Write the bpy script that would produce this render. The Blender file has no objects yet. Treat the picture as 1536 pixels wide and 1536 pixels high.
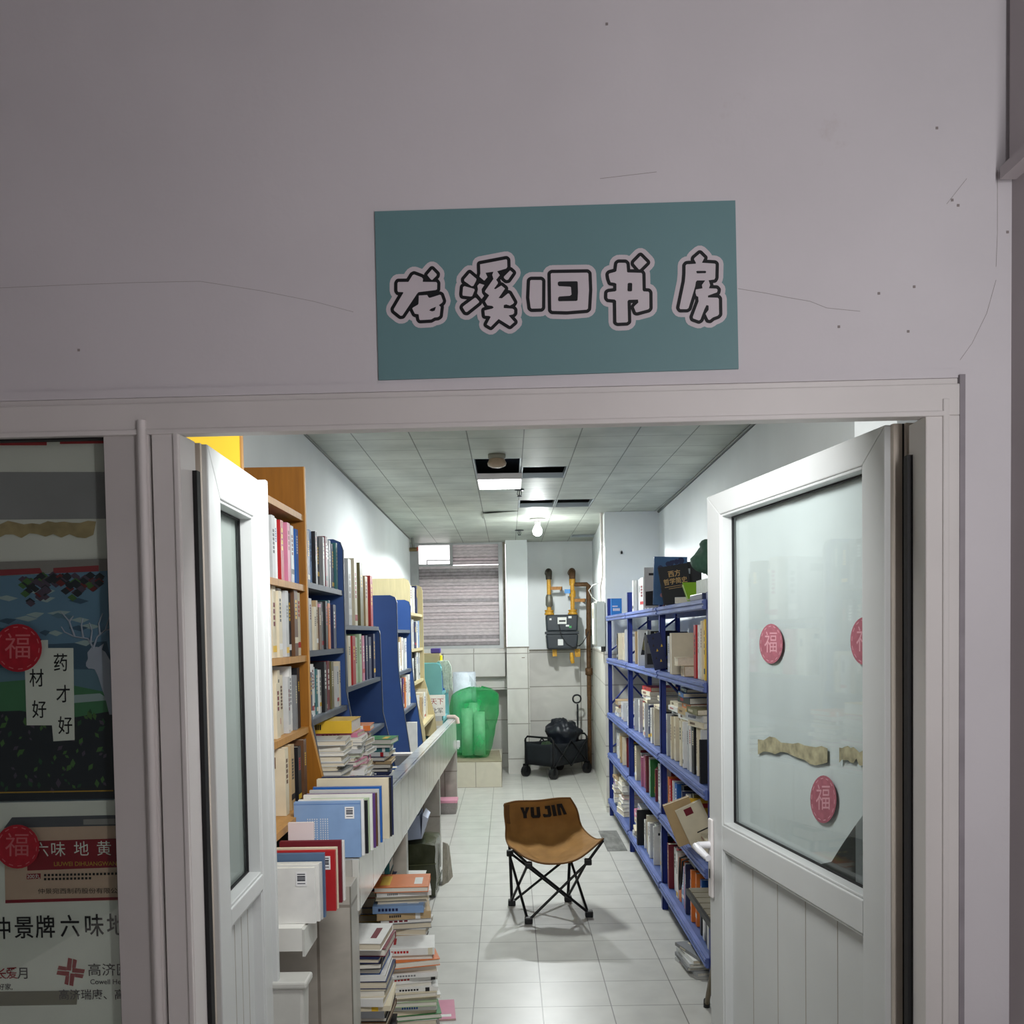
import bpy, math, random
from mathutils import Vector, Matrix
SC = bpy.context.scene
COL = SC.collection
PI = math.pi
# ------------------------------------------------------------------ camera
F, PPX, PPY, EYE = 1420.0, 763.0, 1002.0, 1.6          # focal length and principal point for a 1536 x 1536 frame
cd = bpy.data.cameras.new('camera'); cam = bpy.data.objects.new('camera', cd); COL.objects.link(cam)
CR = Matrix.Rotation(math.radians(90 - 2.1), 4, 'X') @ Matrix.Rotation(-0.016, 4, 'Z')
cam.matrix_world = Matrix.Translation((0, 0, EYE)) @ CR
cd.sensor_width = 36; cd.lens = 36 * F / 1536; cd.clip_start = 0.02; cd.clip_end = 200
cd.shift_x = (768 - PPX) / 1536; cd.shift_y = (PPY - 768) / 1536
SC.camera = cam
# ------------------------------------------------------------------ world: daylight yard behind the back window (+Y), dim covered passage in front (-Y)
w = bpy.data.worlds.new('world'); SC.world = w; w.use_nodes = True
nt = w.node_tree; nt.nodes.clear()
tc = nt.nodes.new('ShaderNodeTexCoord'); sx = nt.nodes.new('ShaderNodeSeparateXYZ'); nt.links.new(tc.outputs['Generated'], sx.inputs[0])
mr = nt.nodes.new('ShaderNodeMapRange'); mr.inputs[1].default_value = -0.05; mr.inputs[2].default_value = 0.25; nt.links.new(sx.outputs[1], mr.inputs[0])
mx = nt.nodes.new('ShaderNodeMix'); mx.data_type = 'RGBA'; nt.links.new(mr.outputs[0], mx.inputs[0])
mx.inputs[6].default_value = (0.036, 0.035, 0.035, 1); mx.inputs[7].default_value = (2.3, 2.15, 2.2, 1)
bg = nt.nodes.new('ShaderNodeBackground'); nt.links.new(mx.outputs[2], bg.inputs[0]); bg.inputs[1].default_value = 1.0
wo = nt.nodes.new('ShaderNodeOutputWorld'); nt.links.new(bg.outputs[0], wo.inputs[0])
# ------------------------------------------------------------------ lamps
def area(name, loc, size, power, color, rot=(0, 0, 0), sy=None):
    l = bpy.data.lights.new(name, 'AREA'); l.energy = power; l.color = color; l.shape = 'RECTANGLE'; l.size = size; l.size_y = sy or size
    o = bpy.data.objects.new(name, l); COL.objects.link(o); o.location = loc; o.rotation_euler = rot; return o
area('facade_fill_light', (0.85, 0.0, 1.95), 0.12, 14.5, (1.0, 0.975, 0.988), (math.radians(90), 0, math.radians(-14)), sy=1.3)  # unseen fill light added beside the camera to brighten the facade
area('ceiling_lamp_light', (-0.05, 6.45, 2.60), 0.26, 46, (0.95, 1.0, 0.99), sy=0.38)
area('lintel_lamp_light', (0.0, 2.02, 2.17), 0.5, 22, (1.0, 1.0, 1.0), (math.radians(64), 0, 0), sy=0.12)
pl = bpy.data.lights.new('bulb_light', 'SPOT'); pl.spot_size = math.radians(172); pl.spot_blend = .08; pl.energy = 112; pl.color = (0.96, 1.0, 1.0); pl.shadow_soft_size = 0.05
po = bpy.data.objects.new('bulb_light', pl); COL.objects.link(po); po.location = (0.285, 8.75, 2.43)
p2_ = bpy.data.lights.new('bulb_glow_light', 'POINT'); p2_.energy = 13; p2_.color = (0.96, 1.0, 1.0); p2_.shadow_soft_size = 0.06
po2 = bpy.data.objects.new('bulb_glow_light', p2_); COL.objects.link(po2); po2.location = (0.285, 8.75, 2.42)
# ------------------------------------------------------------------ exposure
SC.view_settings.view_transform = 'Standard'; SC.view_settings.look = 'None'
SC.view_settings.gamma = 1; SC.view_settings.use_curve_mapping = False; SC.view_settings.exposure = 0.0
SC.cycles.max_bounces = 8; SC.cycles.caustics_reflective = False; SC.cycles.caustics_refractive = False
SC.cycles.sample_clamp_indirect = 6; SC.cycles.use_denoising = True
rnd = random.Random(7)
# ------------------------------------------------------------------ pixel -> place on a known plane
def ray(x, y): return (CR.to_3x3() @ Vector(((x - PPX) / F, -(y - PPY) / F, -1)))
O0 = Vector((0, 0, EYE))
def at(x, y, axis, v):
    d = ray(x, y); t = (v - O0[axis]) / d[axis]; return O0 + t * d
def atp(x, y, p, n):
    d = ray(x, y); t = (Vector(p) - O0).dot(n) / d.dot(n); return O0 + t * d
# ------------------------------------------------------------------ materials
MATS = {}
def mat(name, col, rough=.6, metal=0, var=.05, scale=12, bump=0, bscale=80, spec=.4, stretch=(1, 1, 1), stain=None, alpha=None):
    if name in MATS: return MATS[name]
    m = bpy.data.materials.new(name); m.use_nodes = True; t = m.node_tree; b = t.nodes['Principled BSDF']
    b.inputs['Roughness'].default_value = rough; b.inputs['Metallic'].default_value = metal; b.inputs['Specular IOR Level'].default_value = spec
    c = (*col, 1); b.inputs['Base Color'].default_value = c
    tc = t.nodes.new('ShaderNodeTexCoord'); mp = t.nodes.new('ShaderNodeMapping'); mp.inputs['Scale'].default_value = stretch; t.links.new(tc.outputs['Object'], mp.inputs[0])
    if var:
        n = t.nodes.new('ShaderNodeTexNoise'); n.inputs['Scale'].default_value = scale; n.inputs['Detail'].default_value = 5; t.links.new(mp.outputs[0], n.inputs[0])
        mr = t.nodes.new('ShaderNodeMapRange'); mr.inputs[1].default_value = .3; mr.inputs[2].default_value = .7; t.links.new(n.outputs[0], mr.inputs[0])
        mx = t.nodes.new('ShaderNodeMix'); mx.data_type = 'RGBA'; t.links.new(mr.outputs[0], mx.inputs[0])
        mx.inputs[6].default_value = (*[k * (1 - var) for k in col], 1); mx.inputs[7].default_value = (*[min(1, k * (1 + var)) for k in col], 1)
        src = mx.outputs[2]
        if stain:
            n2 = t.nodes.new('ShaderNodeTexNoise'); n2.inputs['Scale'].default_value = stain[1]; n2.inputs['Detail'].default_value = 8; n2.inputs['Roughness'].default_value = .7
            t.links.new(mp.outputs[0], n2.inputs[0])
            r2 = t.nodes.new('ShaderNodeMapRange'); r2.inputs[1].default_value = stain[2]; r2.inputs[2].default_value = stain[2] + .14; t.links.new(n2.outputs[0], r2.inputs[0])
            m2 = t.nodes.new('ShaderNodeMix'); m2.data_type = 'RGBA'; t.links.new(r2.outputs[0], m2.inputs[0]); t.links.new(src, m2.inputs[6]); m2.inputs[7].default_value = (*stain[0], 1)
            src = m2.outputs[2]
        t.links.new(src, b.inputs['Base Color'])
    if bump:
        n = t.nodes.new('ShaderNodeTexNoise'); n.inputs['Scale'].default_value = bscale; n.inputs['Detail'].default_value = 4; t.links.new(mp.outputs[0], n.inputs[0])
        bp = t.nodes.new('ShaderNodeBump'); bp.inputs['Strength'].default_value = bump; bp.inputs['Distance'].default_value = .01; t.links.new(n.outputs[0], bp.inputs['Height']); t.links.new(bp.outputs[0], b.inputs['Normal'])
    if alpha is not None: b.inputs['Alpha'].default_value = alpha
    MATS[name] = m; return m
def tiles(name, col, mortar, wd, ht, off=(0, 0, 0), gap=.004, rough=.3, axes='xy', vein=None, metal=0, bump=.15, nscale=6, var=.06, spec=.5):
    m = bpy.data.materials.new(name); m.use_nodes = True; t = m.node_tree; b = t.nodes['Principled BSDF']; b.inputs['Roughness'].default_value = rough; b.inputs['Metallic'].default_value = metal
    b.inputs['Specular IOR Level'].default_value = spec
    tc = t.nodes.new('ShaderNodeTexCoord'); s = t.nodes.new('ShaderNodeSeparateXYZ'); t.links.new(tc.outputs['Object'], s.inputs[0])
    c = t.nodes.new('ShaderNodeCombineXYZ'); ix = {'x': 0, 'y': 1, 'z': 2}
    t.links.new(s.outputs[ix[axes[0]]], c.inputs[0]); t.links.new(s.outputs[ix[axes[1]]], c.inputs[1])
    mp = t.nodes.new('ShaderNodeMapping'); mp.inputs['Location'].default_value = (-off[0], -off[1], 0); t.links.new(c.outputs[0], mp.inputs[0])
    br = t.nodes.new('ShaderNodeTexBrick'); br.offset = 0; br.inputs['Scale'].default_value = 1; br.inputs['Brick Width'].default_value = wd; br.inputs['Row Height'].default_value = ht
    br.inputs['Mortar Size'].default_value = gap; br.inputs['Mortar Smooth'].default_value = .2; br.inputs['Bias'].default_value = -.2
    br.inputs['Color1'].default_value = (*col, 1); br.inputs['Color2'].default_value = (*[k * .95 for k in col], 1); br.inputs['Mortar'].default_value = (*mortar, 1)
    t.links.new(mp.outputs[0], br.inputs[0])
    n = t.nodes.new('ShaderNodeTexNoise'); n.inputs['Scale'].default_value = nscale; n.inputs['Detail'].default_value = 8; n.inputs['Distortion'].default_value = 1.5 if vein else 0; t.links.new(tc.outputs['Object'], n.inputs[0])
    mr = t.nodes.new('ShaderNodeMapRange'); mr.inputs[1].default_value = .3; mr.inputs[2].default_value = .7; mr.inputs[3].default_value = 1 - var; mr.inputs[4].default_value = 1; t.links.new(n.outputs[0], mr.inputs[0])
    mx = t.nodes.new('ShaderNodeMix'); mx.data_type = 'RGBA'; mx.blend_type = 'MULTIPLY'; mx.inputs[0].default_value = 1; t.links.new(br.outputs[0], mx.inputs[6]); t.links.new(mr.outputs[0], mx.inputs[7])
    t.links.new(mx.outputs[2], b.inputs['Base Color'])
    bp = t.nodes.new('ShaderNodeBump'); bp.inputs['Strength'].default_value = bump; bp.inputs['Distance'].default_value = .004
    ad = t.nodes.new('ShaderNodeMath'); ad.operation = 'MULTIPLY_ADD'; ad.inputs[1].default_value = -1; t.links.new(br.outputs['Fac'], ad.inputs[0])
    n3 = t.nodes.new('ShaderNodeTexNoise'); n3.inputs['Scale'].default_value = 7; t.links.new(tc.outputs['Object'], n3.inputs[0]); t.links.new(n3.outputs[0], ad.inputs[2])
    t.links.new(ad.outputs[0], bp.inputs['Height']); t.links.new(bp.outputs[0], b.inputs['Normal'])
    return m
def glass(name, tint=(.9, .95, .95), refl=.12, rough=.02, cap=None):
    m = bpy.data.materials.new(name); m.use_nodes = True; t = m.node_tree; t.nodes.clear()
    tr = t.nodes.new('ShaderNodeBsdfTransparent'); tr.inputs[0].default_value = (*tint, 1); g = t.nodes.new('ShaderNodeBsdfGlossy'); g.inputs['Roughness'].default_value = rough
    lw = t.nodes.new('ShaderNodeLayerWeight'); lw.inputs[0].default_value = .35
    mr = t.nodes.new('ShaderNodeMapRange'); mr.inputs[3].default_value = refl; mr.inputs[4].default_value = cap or min(1, refl * 4); t.links.new(lw.outputs['Fresnel'], mr.inputs[0])
    mx = t.nodes.new('ShaderNodeMixShader'); t.links.new(mr.outputs[0], mx.inputs[0]); t.links.new(tr.outputs[0], mx.inputs[1]); t.links.new(g.outputs[0], mx.inputs[2])
    o = t.nodes.new('ShaderNodeOutputMaterial'); t.links.new(mx.outputs[0], o.inputs[0]); return m
def film(name, col, alpha, rough=.25, var=.1, ns=9):
    """thin plastic film: partly clear, partly diffuse + translucent"""
    m = bpy.data.materials.new(name); m.use_nodes = True; t = m.node_tree; t.nodes.clear()
    tr = t.nodes.new('ShaderNodeBsdfTransparent'); tr.inputs[0].default_value = (*[.6 + .4 * c for c in col], 1)
    b = t.nodes.new('ShaderNodeBsdfPrincipled'); b.inputs['Base Color'].default_value = (*col, 1); b.inputs['Roughness'].default_value = rough
    tl = t.nodes.new('ShaderNodeBsdfTranslucent'); tl.inputs[0].default_value = (*col, 1)
    m1 = t.nodes.new('ShaderNodeMixShader'); m1.inputs[0].default_value = .35; t.links.new(b.outputs[0], m1.inputs[1]); t.links.new(tl.outputs[0], m1.inputs[2])
    n = t.nodes.new('ShaderNodeTexNoise'); n.inputs['Scale'].default_value = ns; n.inputs['Detail'].default_value = 4
    mr = t.nodes.new('ShaderNodeMapRange'); mr.inputs[1].default_value = .3; mr.inputs[2].default_value = .7; mr.inputs[3].default_value = max(0, alpha - var); mr.inputs[4].default_value = min(1, alpha + var); t.links.new(n.outputs[0], mr.inputs[0])
    m2 = t.nodes.new('ShaderNodeMixShader'); t.links.new(mr.outputs[0], m2.inputs[0]); t.links.new(tr.outputs[0], m2.inputs[1]); t.links.new(m1.outputs[0], m2.inputs[2])
    o = t.nodes.new('ShaderNodeOutputMaterial'); t.links.new(m2.outputs[0], o.inputs[0]); return m
def emit(name, col, s):
    m = bpy.data.materials.new(name); m.use_nodes = True; b = m.node_tree.nodes['Principled BSDF']; b.inputs['Base Color'].default_value = (.8, .8, .8, 1)
    b.inputs['Emission Color'].default_value = (*col, 1); b.inputs['Emission Strength'].default_value = s; return m
# ------------------------------------------------------------------ mesh builder
class MB:
    def __init__(s): s.v = []; s.f = []; s.m = []; s.sm = []
    def add(s, vs, fs, mi=0, smooth=False, M=None):
        b = len(s.v); s.v += [tuple(M @ Vector(p)) if M else tuple(p) for p in vs]
        for f in fs: s.f.append([b + i for i in f]); s.m.append(mi); s.sm.append(smooth)
        return s
    def box(s, a, b, mi=0, M=None):
        x0, y0, z0 = [min(p, q) for p, q in zip(a, b)]; x1, y1, z1 = [max(p, q) for p, q in zip(a, b)]
        return s.add([(x0, y0, z0), (x1, y0, z0), (x1, y1, z0), (x0, y1, z0), (x0, y0, z1), (x1, y0, z1), (x1, y1, z1), (x0, y1, z1)],
              [(0, 3, 2, 1), (4, 5, 6, 7), (0, 1, 5, 4), (1, 2, 6, 5), (2, 3, 7, 6), (3, 0, 4, 7)], mi, False, M)
    def hexa(s, lo, hi, mi=0):
        """lo, hi: two quads (4 points each) joined into a solid"""
        return s.add(list(lo) + list(hi), [(0, 3, 2, 1), (4, 5, 6, 7), (0, 1, 5, 4), (1, 2, 6, 5), (2, 3, 7, 6), (3, 0, 4, 7)], mi)
    def prism(s, poly, fn0, fn1, mi=0):
        """poly: 2-D points; fn0/fn1 map a 2-D point to the two end faces"""
        n = len(poly)
        return s.add([fn0(p) for p in poly] + [fn1(p) for p in poly], [tuple(range(n - 1, -1, -1)), tuple(range(n, 2 * n))] + [(i, (i + 1) % n, n + (i + 1) % n, n + i) for i in range(n)], mi)
    def tube(s, pts, r, n=8, mi=0, cap=True, closed=False):
        pts = [Vector(p) for p in pts]; k = len(pts); rs = r if isinstance(r, (list, tuple)) else [r] * k; vs = []; up = None
        for i, p in enumerate(pts):
            a = pts[(i - 1) % k] if (i or closed) else p; c = pts[(i + 1) % k] if (i < k - 1 or closed) else p
            d = (c - a).normalized()
            if up is None: up = d.orthogonal().normalized()
            up = (up - d * up.dot(d)); up = up.normalized() if up.length > 1e-6 else d.orthogonal().normalized(); q = d.cross(up)
            vs += [p + (up * math.cos(2 * PI * j / n) + q * math.sin(2 * PI * j / n)) * rs[i] for j in range(n)]
        fs = [(i * n + j, i * n + (j + 1) % n, ((i + 1) % k) * n + (j + 1) % n, ((i + 1) % k) * n + j) for i in range(k if closed else k - 1) for j in range(n)]
        s.add(vs, fs, mi, True)
        if cap and not closed: s.add([vs[j] for j in range(n)], [tuple(range(n - 1, -1, -1))], mi); s.add(vs[-n:], [tuple(range(n))], mi)
        return s
    def lathe(s, prof, c=(0, 0, 0), n=20, mi=0, M=None):
        vs = [(c[0] + r * math.cos(2 * PI * j / n), c[1] + r * math.sin(2 * PI * j / n), c[2] + z) for r, z in prof for j in range(n)]
        return s.add(vs, [(i * n + j, i * n + (j + 1) % n, (i + 1) * n + (j + 1) % n, (i + 1) * n + j) for i in range(len(prof) - 1) for j in range(n)], mi, True, M)
    def poly(s, pts, mi=0): return s.add(pts, [tuple(range(len(pts)))], mi)
    def grid(s, rows, mi=0, smooth=True):
        n = len(rows[0]); return s.add([p for r in rows for p in r], [(i * n + j, i * n + j + 1, (i + 1) * n + j + 1, (i + 1) * n + j) for i in range(len(rows) - 1) for j in range(n - 1)], mi, smooth)
    def build(s, name, mats, parent=None, loc=None, rot=None, M=None, bevel=0, sub=0, solid=0):
        me = bpy.data.meshes.new(name); me.from_pydata(s.v, [], s.f)
        for m in (mats if isinstance(mats, (list, tuple)) else [mats]): me.materials.append(m)
        me.polygons.foreach_set('material_index', s.m); me.polygons.foreach_set('use_smooth', s.sm); me.update()
        o = bpy.data.objects.new(name, me); COL.objects.link(o)
        if parent: o.parent = parent
        if M is not None: o.matrix_local = M
        if loc: o.location = loc
        if rot: o.rotation_euler = rot
        if solid: d = o.modifiers.new('s', 'SOLIDIFY'); d.thickness = solid; d.offset = 0
        if sub: d = o.modifiers.new('u', 'SUBSURF'); d.levels = d.render_levels = sub
        if bevel: d = o.modifiers.new('b', 'BEVEL'); d.width = bevel; d.segments = 2; d.limit_method = 'ANGLE'
        return o
def tag(o, label, cat, group=None):
    o['label'] = label; o['category'] = cat
    if group: o['group'] = group
    return o
def empty(name, label, cat, loc=(0, 0, 0), group=None, M=None):
    o = bpy.data.objects.new(name, None); o.empty_display_size = .1; COL.objects.link(o); o.location = loc
    if M is not None: o.matrix_world = M
    return tag(o, label, cat, group)
def struct(o, label=None, cat=None):
    o['kind'] = 'structure'
    if label: o['label'] = label; o['category'] = cat
    return o
ORD = 'zeroth first second third fourth fifth sixth seventh eighth ninth tenth eleventh twelfth thirteenth fourteenth fifteenth sixteenth seventeenth eighteenth nineteenth twentieth twenty-first twenty-second twenty-third twenty-fourth'.split()
def text_mesh(s, bold=0.0):
    """flat polygons of a line of writing in the built-in font, as (verts, faces), size 1"""
    cu = bpy.data.curves.new('t', 'FONT'); cu.body = s; cu.size = 1; cu.align_x = 'CENTER'; cu.align_y = 'CENTER'; cu.offset = bold; cu.resolution_u = 3
    ob = bpy.data.objects.new('t', cu); COL.objects.link(ob)
    me = bpy.data.meshes.new_from_object(ob.evaluated_get(bpy.context.evaluated_depsgraph_get()))
    r = ([tuple(v.co) for v in me.vertices], [tuple(p.vertices) for p in me.polygons])
    bpy.data.objects.remove(ob); bpy.data.curves.remove(cu); bpy.data.meshes.remove(me); return r
def C(r, g, b): return tuple(((c / 255 + .055) / 1.055) ** 2.4 if c > 10 else c / 255 / 12.92 for c in (r, g, b))
# ================================================================== materials used in many places
m_plaster = mat('passage_plaster', C(217, 213, 217), .85, var=.035, scale=3, bump=.12, bscale=25, stain=(C(196, 186, 184), 2.2, .62))
m_white = mat('room_paint', C(226, 230, 230), .7, var=.03, scale=3, bump=.05, bscale=20)
m_pvc = mat('pvc_frame', C(220, 216, 214), .42, var=.03, scale=5, stain=(C(178, 168, 158), 3.5, .66))
m_pvc2 = mat('door_pvc', C(204, 207, 206), .38, var=.03, scale=4, stain=(C(198, 194, 184), 4, .68))
m_grime = mat('grimy_profile', C(198, 188, 176), .5, var=.18, scale=14, stretch=(1, 1, .2))
m_gasket = mat('black_gasket', C(22, 22, 24), .6, var=0)
m_black = mat('black_plastic', C(24, 25, 28), .45, var=0)
m_floor = tiles('floor_tile', C(202, 201, 195), C(124, 122, 116), .295, .2855, (.121, .285, 0), .0026, .34, 'xy', bump=.08, nscale=7, var=.14)
m_ceil = tiles('ceiling_panel', C(190, 195, 184), C(116, 118, 110), .30, .30, (.1, .03, 0), .0035, .46, 'xy', metal=.08, spec=.22, bump=.34, nscale=3.5, var=.32)
m_marble = tiles('marble_tile', C(208, 206, 200), C(150, 146, 138), .62, .40, (.22, .17, 0), .006, .3, 'xz', vein=True, bump=.2, nscale=3, var=.16)
m_marbley = tiles('marble_tile_side', C(222, 220, 210), C(176, 172, 162), .6, .27, (.3, .05, 0), .007, .28, 'yz', vein=True, bump=.2, nscale=3, var=.1)
m_counter = tiles('counter_tile', C(206, 206, 200), C(120, 116, 108), .30, 1.2, (.02, -.2, 0), .006, .14, 'yz', vein=True, bump=.1, nscale=4, var=.14)
m_rim = tiles('rim_tile', C(214, 218, 218), C(150, 150, 146), .30, 1, (.02, .5, 0), .005, .14, 'yx', bump=.1)
m_concrete = mat('dark_concrete', C(84, 84, 84), .9, var=.15, scale=6)
m_legtile = tiles('leg_tile', C(184, 178, 168), C(140, 132, 122), .7, .42, (.1, -.07, 0), .005, .35, 'xz', vein=True, nscale=5, var=.28)
m_glass = glass('door_glass', (.95, .97, .97), .035, cap=.16)
# ================================================================== facade (its own frame of reference: u along the wall, w into the room)
FA = .033; FO = Vector((0, 1.80, 0)); FN = Vector((-math.sin(FA), -math.cos(FA), 0))
FM = Matrix.Translation(FO) @ Matrix.Rotation(-FA, 4, 'Z'); FI = FM.inverted()
def fac(px, py, w=0.0):
    p = FI @ atp(px, py, FO - FN * w, FN); return p.x, p.z
zHB = fac(763, 640)[1]; zHT = fac(763, 584)[1]; zH0 = fac(100, 657)[1]
uJ0 = fac(1385, 950)[0]; uJ1 = fac(1437, 950)[0]; uL1 = fac(281, 950)[0]; uM0 = fac(216, 950)[0]; uM1 = fac(236, 950)[0]; uW = fac(168, 1000)[0]; uC = fac(1516, 800)[0]
# wall with the opening
b = MB(); b.box((-3.2, 0, zHT), (uC, .14, 3.7)); b.box((uJ1, 0, 0), (uC, .14, zHT)); b.box((-3.2, 0, 0), (-2.3, .14, zHT))
b.box((uJ1 - .02, .04, 0), (uJ1, .14, zHT))
wf = struct(b.build('wall_front', m_plaster, M=FM))
def crack(pts, r):
    return MB().tube([(*fac(*p)[:1], -.0003, fac(*p)[1]) for p in pts], r, 4)
b = MB(); m_crack = mat('plaster_crack', C(150, 141, 140), .9, var=0)
for pts, r in [([(1107, 433), (1150, 440), (1180, 446), (1215, 452), (1240, 462), (1290, 467)], .0004), ([(0, 432), (90, 428), (200, 424), (300, 422), (390, 436), (470, 452), (530, 468)], .00035),
               ([(1496, 255), (1496, 350), (1494, 400)], .0004), ([(1494, 420), (1480, 470), (1458, 515), (1440, 540)], .0004), ([(1450, 268), (1420, 306)], .0004), ([(900, 268), (985, 258)], .0004)]:
    c = crack(pts, r); b.add(c.v, c.f)
for px, py in [(910, 36), (1405, 192), (1428, 300), (1437, 308), (118, 525), (1362, 497), (1371, 430), (1258, 490), (1318, 440), (1511, 348)]:
    u, z = fac(px, py); b.box((u - .002, -.001, z - .0025), (u + .0025, 0, z + .002))
b.build('crack', m_crack, wf)
# passage: side wall at the edge of the picture, its ledge, floor
pc = FM @ Vector((uC, 0, 0))
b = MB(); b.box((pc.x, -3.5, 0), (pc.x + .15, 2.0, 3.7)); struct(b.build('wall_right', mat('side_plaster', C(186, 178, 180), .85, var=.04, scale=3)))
zb = at(1512, 262, 0, pc.x)[2]
b = MB(); b.box((pc.x - .012, -3.5, zb), (pc.x + .02, 1.755, 3.7)); b.box((pc.x - .03, -3.5, zb - .022), (pc.x + .01, 1.753, zb)); struct(b.build('trim_1', mat('beam_plaster', C(196, 188, 190), .85, var=.04, scale=3)))
# ------------------------------------------------------------------ PVC frame round the opening
b = MB()
b.box((-2.3, -.012, zHB), (uJ1, .028, zHT - .012)); b.box((-2.3, -.004, zHT - .03), (uJ1 + .002, .02, zHT))                 # header
b.box((-2.3, -.016, zHB - .002), (uJ1 - .03, .0, zHB + .008))
b.box((uJ0, -.0115, 0), (uJ1, .07, zHB)); b.box((uJ0 + .03, -.016, 0), (uJ0 + .042, .07, zHB + .03))                        # jamb beside the wall
b.box((uM1 + .004, -.0115, 0), (uL1, .07, zHB)); b.box((uL1 - .012, -.016, 0), (uL1 - .002, .07, zHB))                      # jamb beside the window
fr = struct(b.build('trim_2', m_pvc, M=FM, bevel=.002))
b = MB(); um = (uM0 + uM1) / 2
b.box((um - .012, -.012, 0), (um + .012, .07, zHB - .001)); b.tube([(um, -.014, 0), (um, -.014, zHT - .045)], .0085, 12)
struct(b.build('trim_3', m_pvc, M=FM))
b = MB(); b.box((-2.3, -.006, zHT - .034), (uJ1, -.002, zHT - .026))
bs = MB(); bs.box((uJ0 - .010, .05, 0), (uJ0, .069, zHB - .06)); bs.box((uL1, .05, 0), (uL1 + .009, .069, zHB - .06)); bs.build('gap_shade', m_gasket, fr)  # black strips paint the shade in the gaps beside the leaves
b.build('grime_line', mat('grime', C(150, 140, 130), .9, var=.2, scale=30), fr)
b = MB(); b.box((uJ1 - .003, -.0135, 0), (uJ1 + .007, .0, zHT + .004)); b.build('sealant', mat('grey_sealant', C(150, 144, 150), .7, var=.15, scale=14), fr)
# plaster lip above the header
b = MB(); b.box((-2.3, -.006, zHT), (uJ1, .0, zHT + .016)); b.build('plaster_lip', m_plaster, wf)
# ------------------------------------------------------------------ shop window on the passage
win = struct(empty('window_1', None, None, M=FM) if False else bpy.data.objects.new('window_1', None)); COL.objects.link(win); win.matrix_world = FM
b = MB(); b.box((uW, -.006, 0), (um - .013, .06, zHB - .001)); b.box((-2.3, -.006, zH0), (uW, .06, zHB - .001)); b.box((-2.3, -.006, 0), (uW, .06, .12)); b.box((-1.7, -.006, .12), (-1.62, .06, zH0))
b.build('window_frame', mat('window_pvc', C(196, 192, 190), .45, var=.04, scale=5), win, bevel=.002)
b = MB(); b.box((-2.3, .018, .12), (uW + .005, .022, zH0 + .005)); b.build('window_glass', glass('shop_glass', (.93, .95, .93), .04), win)
b = MB(); b.box((uW - .003, .0, .12), (uW, .018, zH0)); b.box((-2.3, 0, zH0 - .003), (uW, .018, zH0)); b.build('gasket', m_gasket, win)
# ------------------------------------------------------------------ posters behind the glass
PW = .028
def P(px, py, w): u, z = fac(px, py, w); return Vector((u, w, z))
def flat(b, pts, w, mi=0): return b.poly([P(x, y, w) for x, y in pts], mi)
def write(b, s, px, py, hpx, w, mi=0, bold=.02, sx=1.0):
    # each piece of writing is a child of its poster
    par, ms = b; b = MB()
    _write(b, s, px, py, hpx, w, 0, bold, sx); return b.build('lettering', ms[mi], par)
def _write(b, s, px, py, hpx, w, mi=0, bold=.02, sx=1.0):
    v, f = text_mesh(s, bold); o = P(px, py, w); k = hpx / F * 1.83 / .86
    return b.add([(o.x + x * k * sx, w, o.z + y * k) for x, y, z in v], f, mi)
mP = lambda n, c, r=.55: mat('print_' + n, c, r, var=.04, scale=30)
m_paper = mat('white_poster_paper', C(234, 240, 233), .6, var=.05, scale=10); m_ink = mat('black_ink', C(14, 16, 22), .6, var=0); m_redp = mP('red', C(150, 22, 34)); m_gold = mP('gold', C(190, 150, 60))
# backing sheets at the top
bk = MB(); bk.box((-2.25, PW + .006, .12), (uW + .02, PW + .012, zH0 + .02))
tag(bk.build('paper_sheet', mat('frosted_sheet', C(228, 230, 224), .7, var=.06, scale=4), M=FM), 'large pale sheet of paper covering the inside of the shop window', 'paper')
b = MB(); flat(b, [(-60, 708), (160, 708), (161, 778), (-60, 780)], PW + .005)
tag(b.build('grey_sheet', mat('grey_sheet', C(150, 150, 154), .7, var=.05), M=FM, solid=.001), 'plain grey band of paper across the upper shop window', 'paper')
b = MB(); rr = random.Random(5); top = [(x, 784 + rr.uniform(-3, 3)) for x in range(-60, 146, 12)]; bot = [(x, 803 + rr.uniform(-3, 5)) for x in range(140, -61, -12)]; flat(b, top + bot, PW + .0035)
tag(b.build('tape_remnant', mat('old_tape', C(176, 158, 118), .7, var=.3, scale=30), M=FM, solid=.0006), 'torn strip of brown tape stuck above the deer poster', 'tape')
b = MB(); flat(b, [(-60, 658), (70, 659), (70, 668), (-60, 668)], PW + .004); flat(b, [(90, 659), (160, 659), (160, 665), (90, 666)], PW + .004)
tag(b.build('red_strip', mP('pale_red', C(176, 60, 66)), M=FM, solid=.0006), 'thin red paper edge along the top of the shop window', 'paper')
# deer poster
W1 = PW + .003
b = MB(); flat(b, [(-80, 868), (163, 856), (172, 1200), (-80, 1206)], W1)
pos = tag(b.build('deer_poster', mP('night_blue', C(104, 142, 172)), M=FM, solid=.001), 'dark forest poster with a white deer beside the white word plates', 'poster')
b = MB()
flat(b, [(-80, 845), (162, 838), (162, 856), (-80, 866)], W1 - .0008); b.build('poster_heading', mP('heading', C(150, 146, 144)), pos)
b = MB(); flat(b, [(-80, 858), (60, 852), (64, 860), (-80, 868)], W1 - .0011); flat(b, [(80, 852), (148, 848), (148, 857), (80, 860)], W1 - .0011); b.build('red_heading_bar', mP('heading_red', C(150, 60, 68)), pos)
rr = random.Random(11); b = MB()
flat(b, [(-80, 985), (170, 1000), (171, 1075), (-80, 1085)], W1 - .0008, 2); flat(b, [(-80, 1030), (60, 1018), (168, 1040), (169, 1075), (-80, 1080)], W1 - .001, 3)
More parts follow.
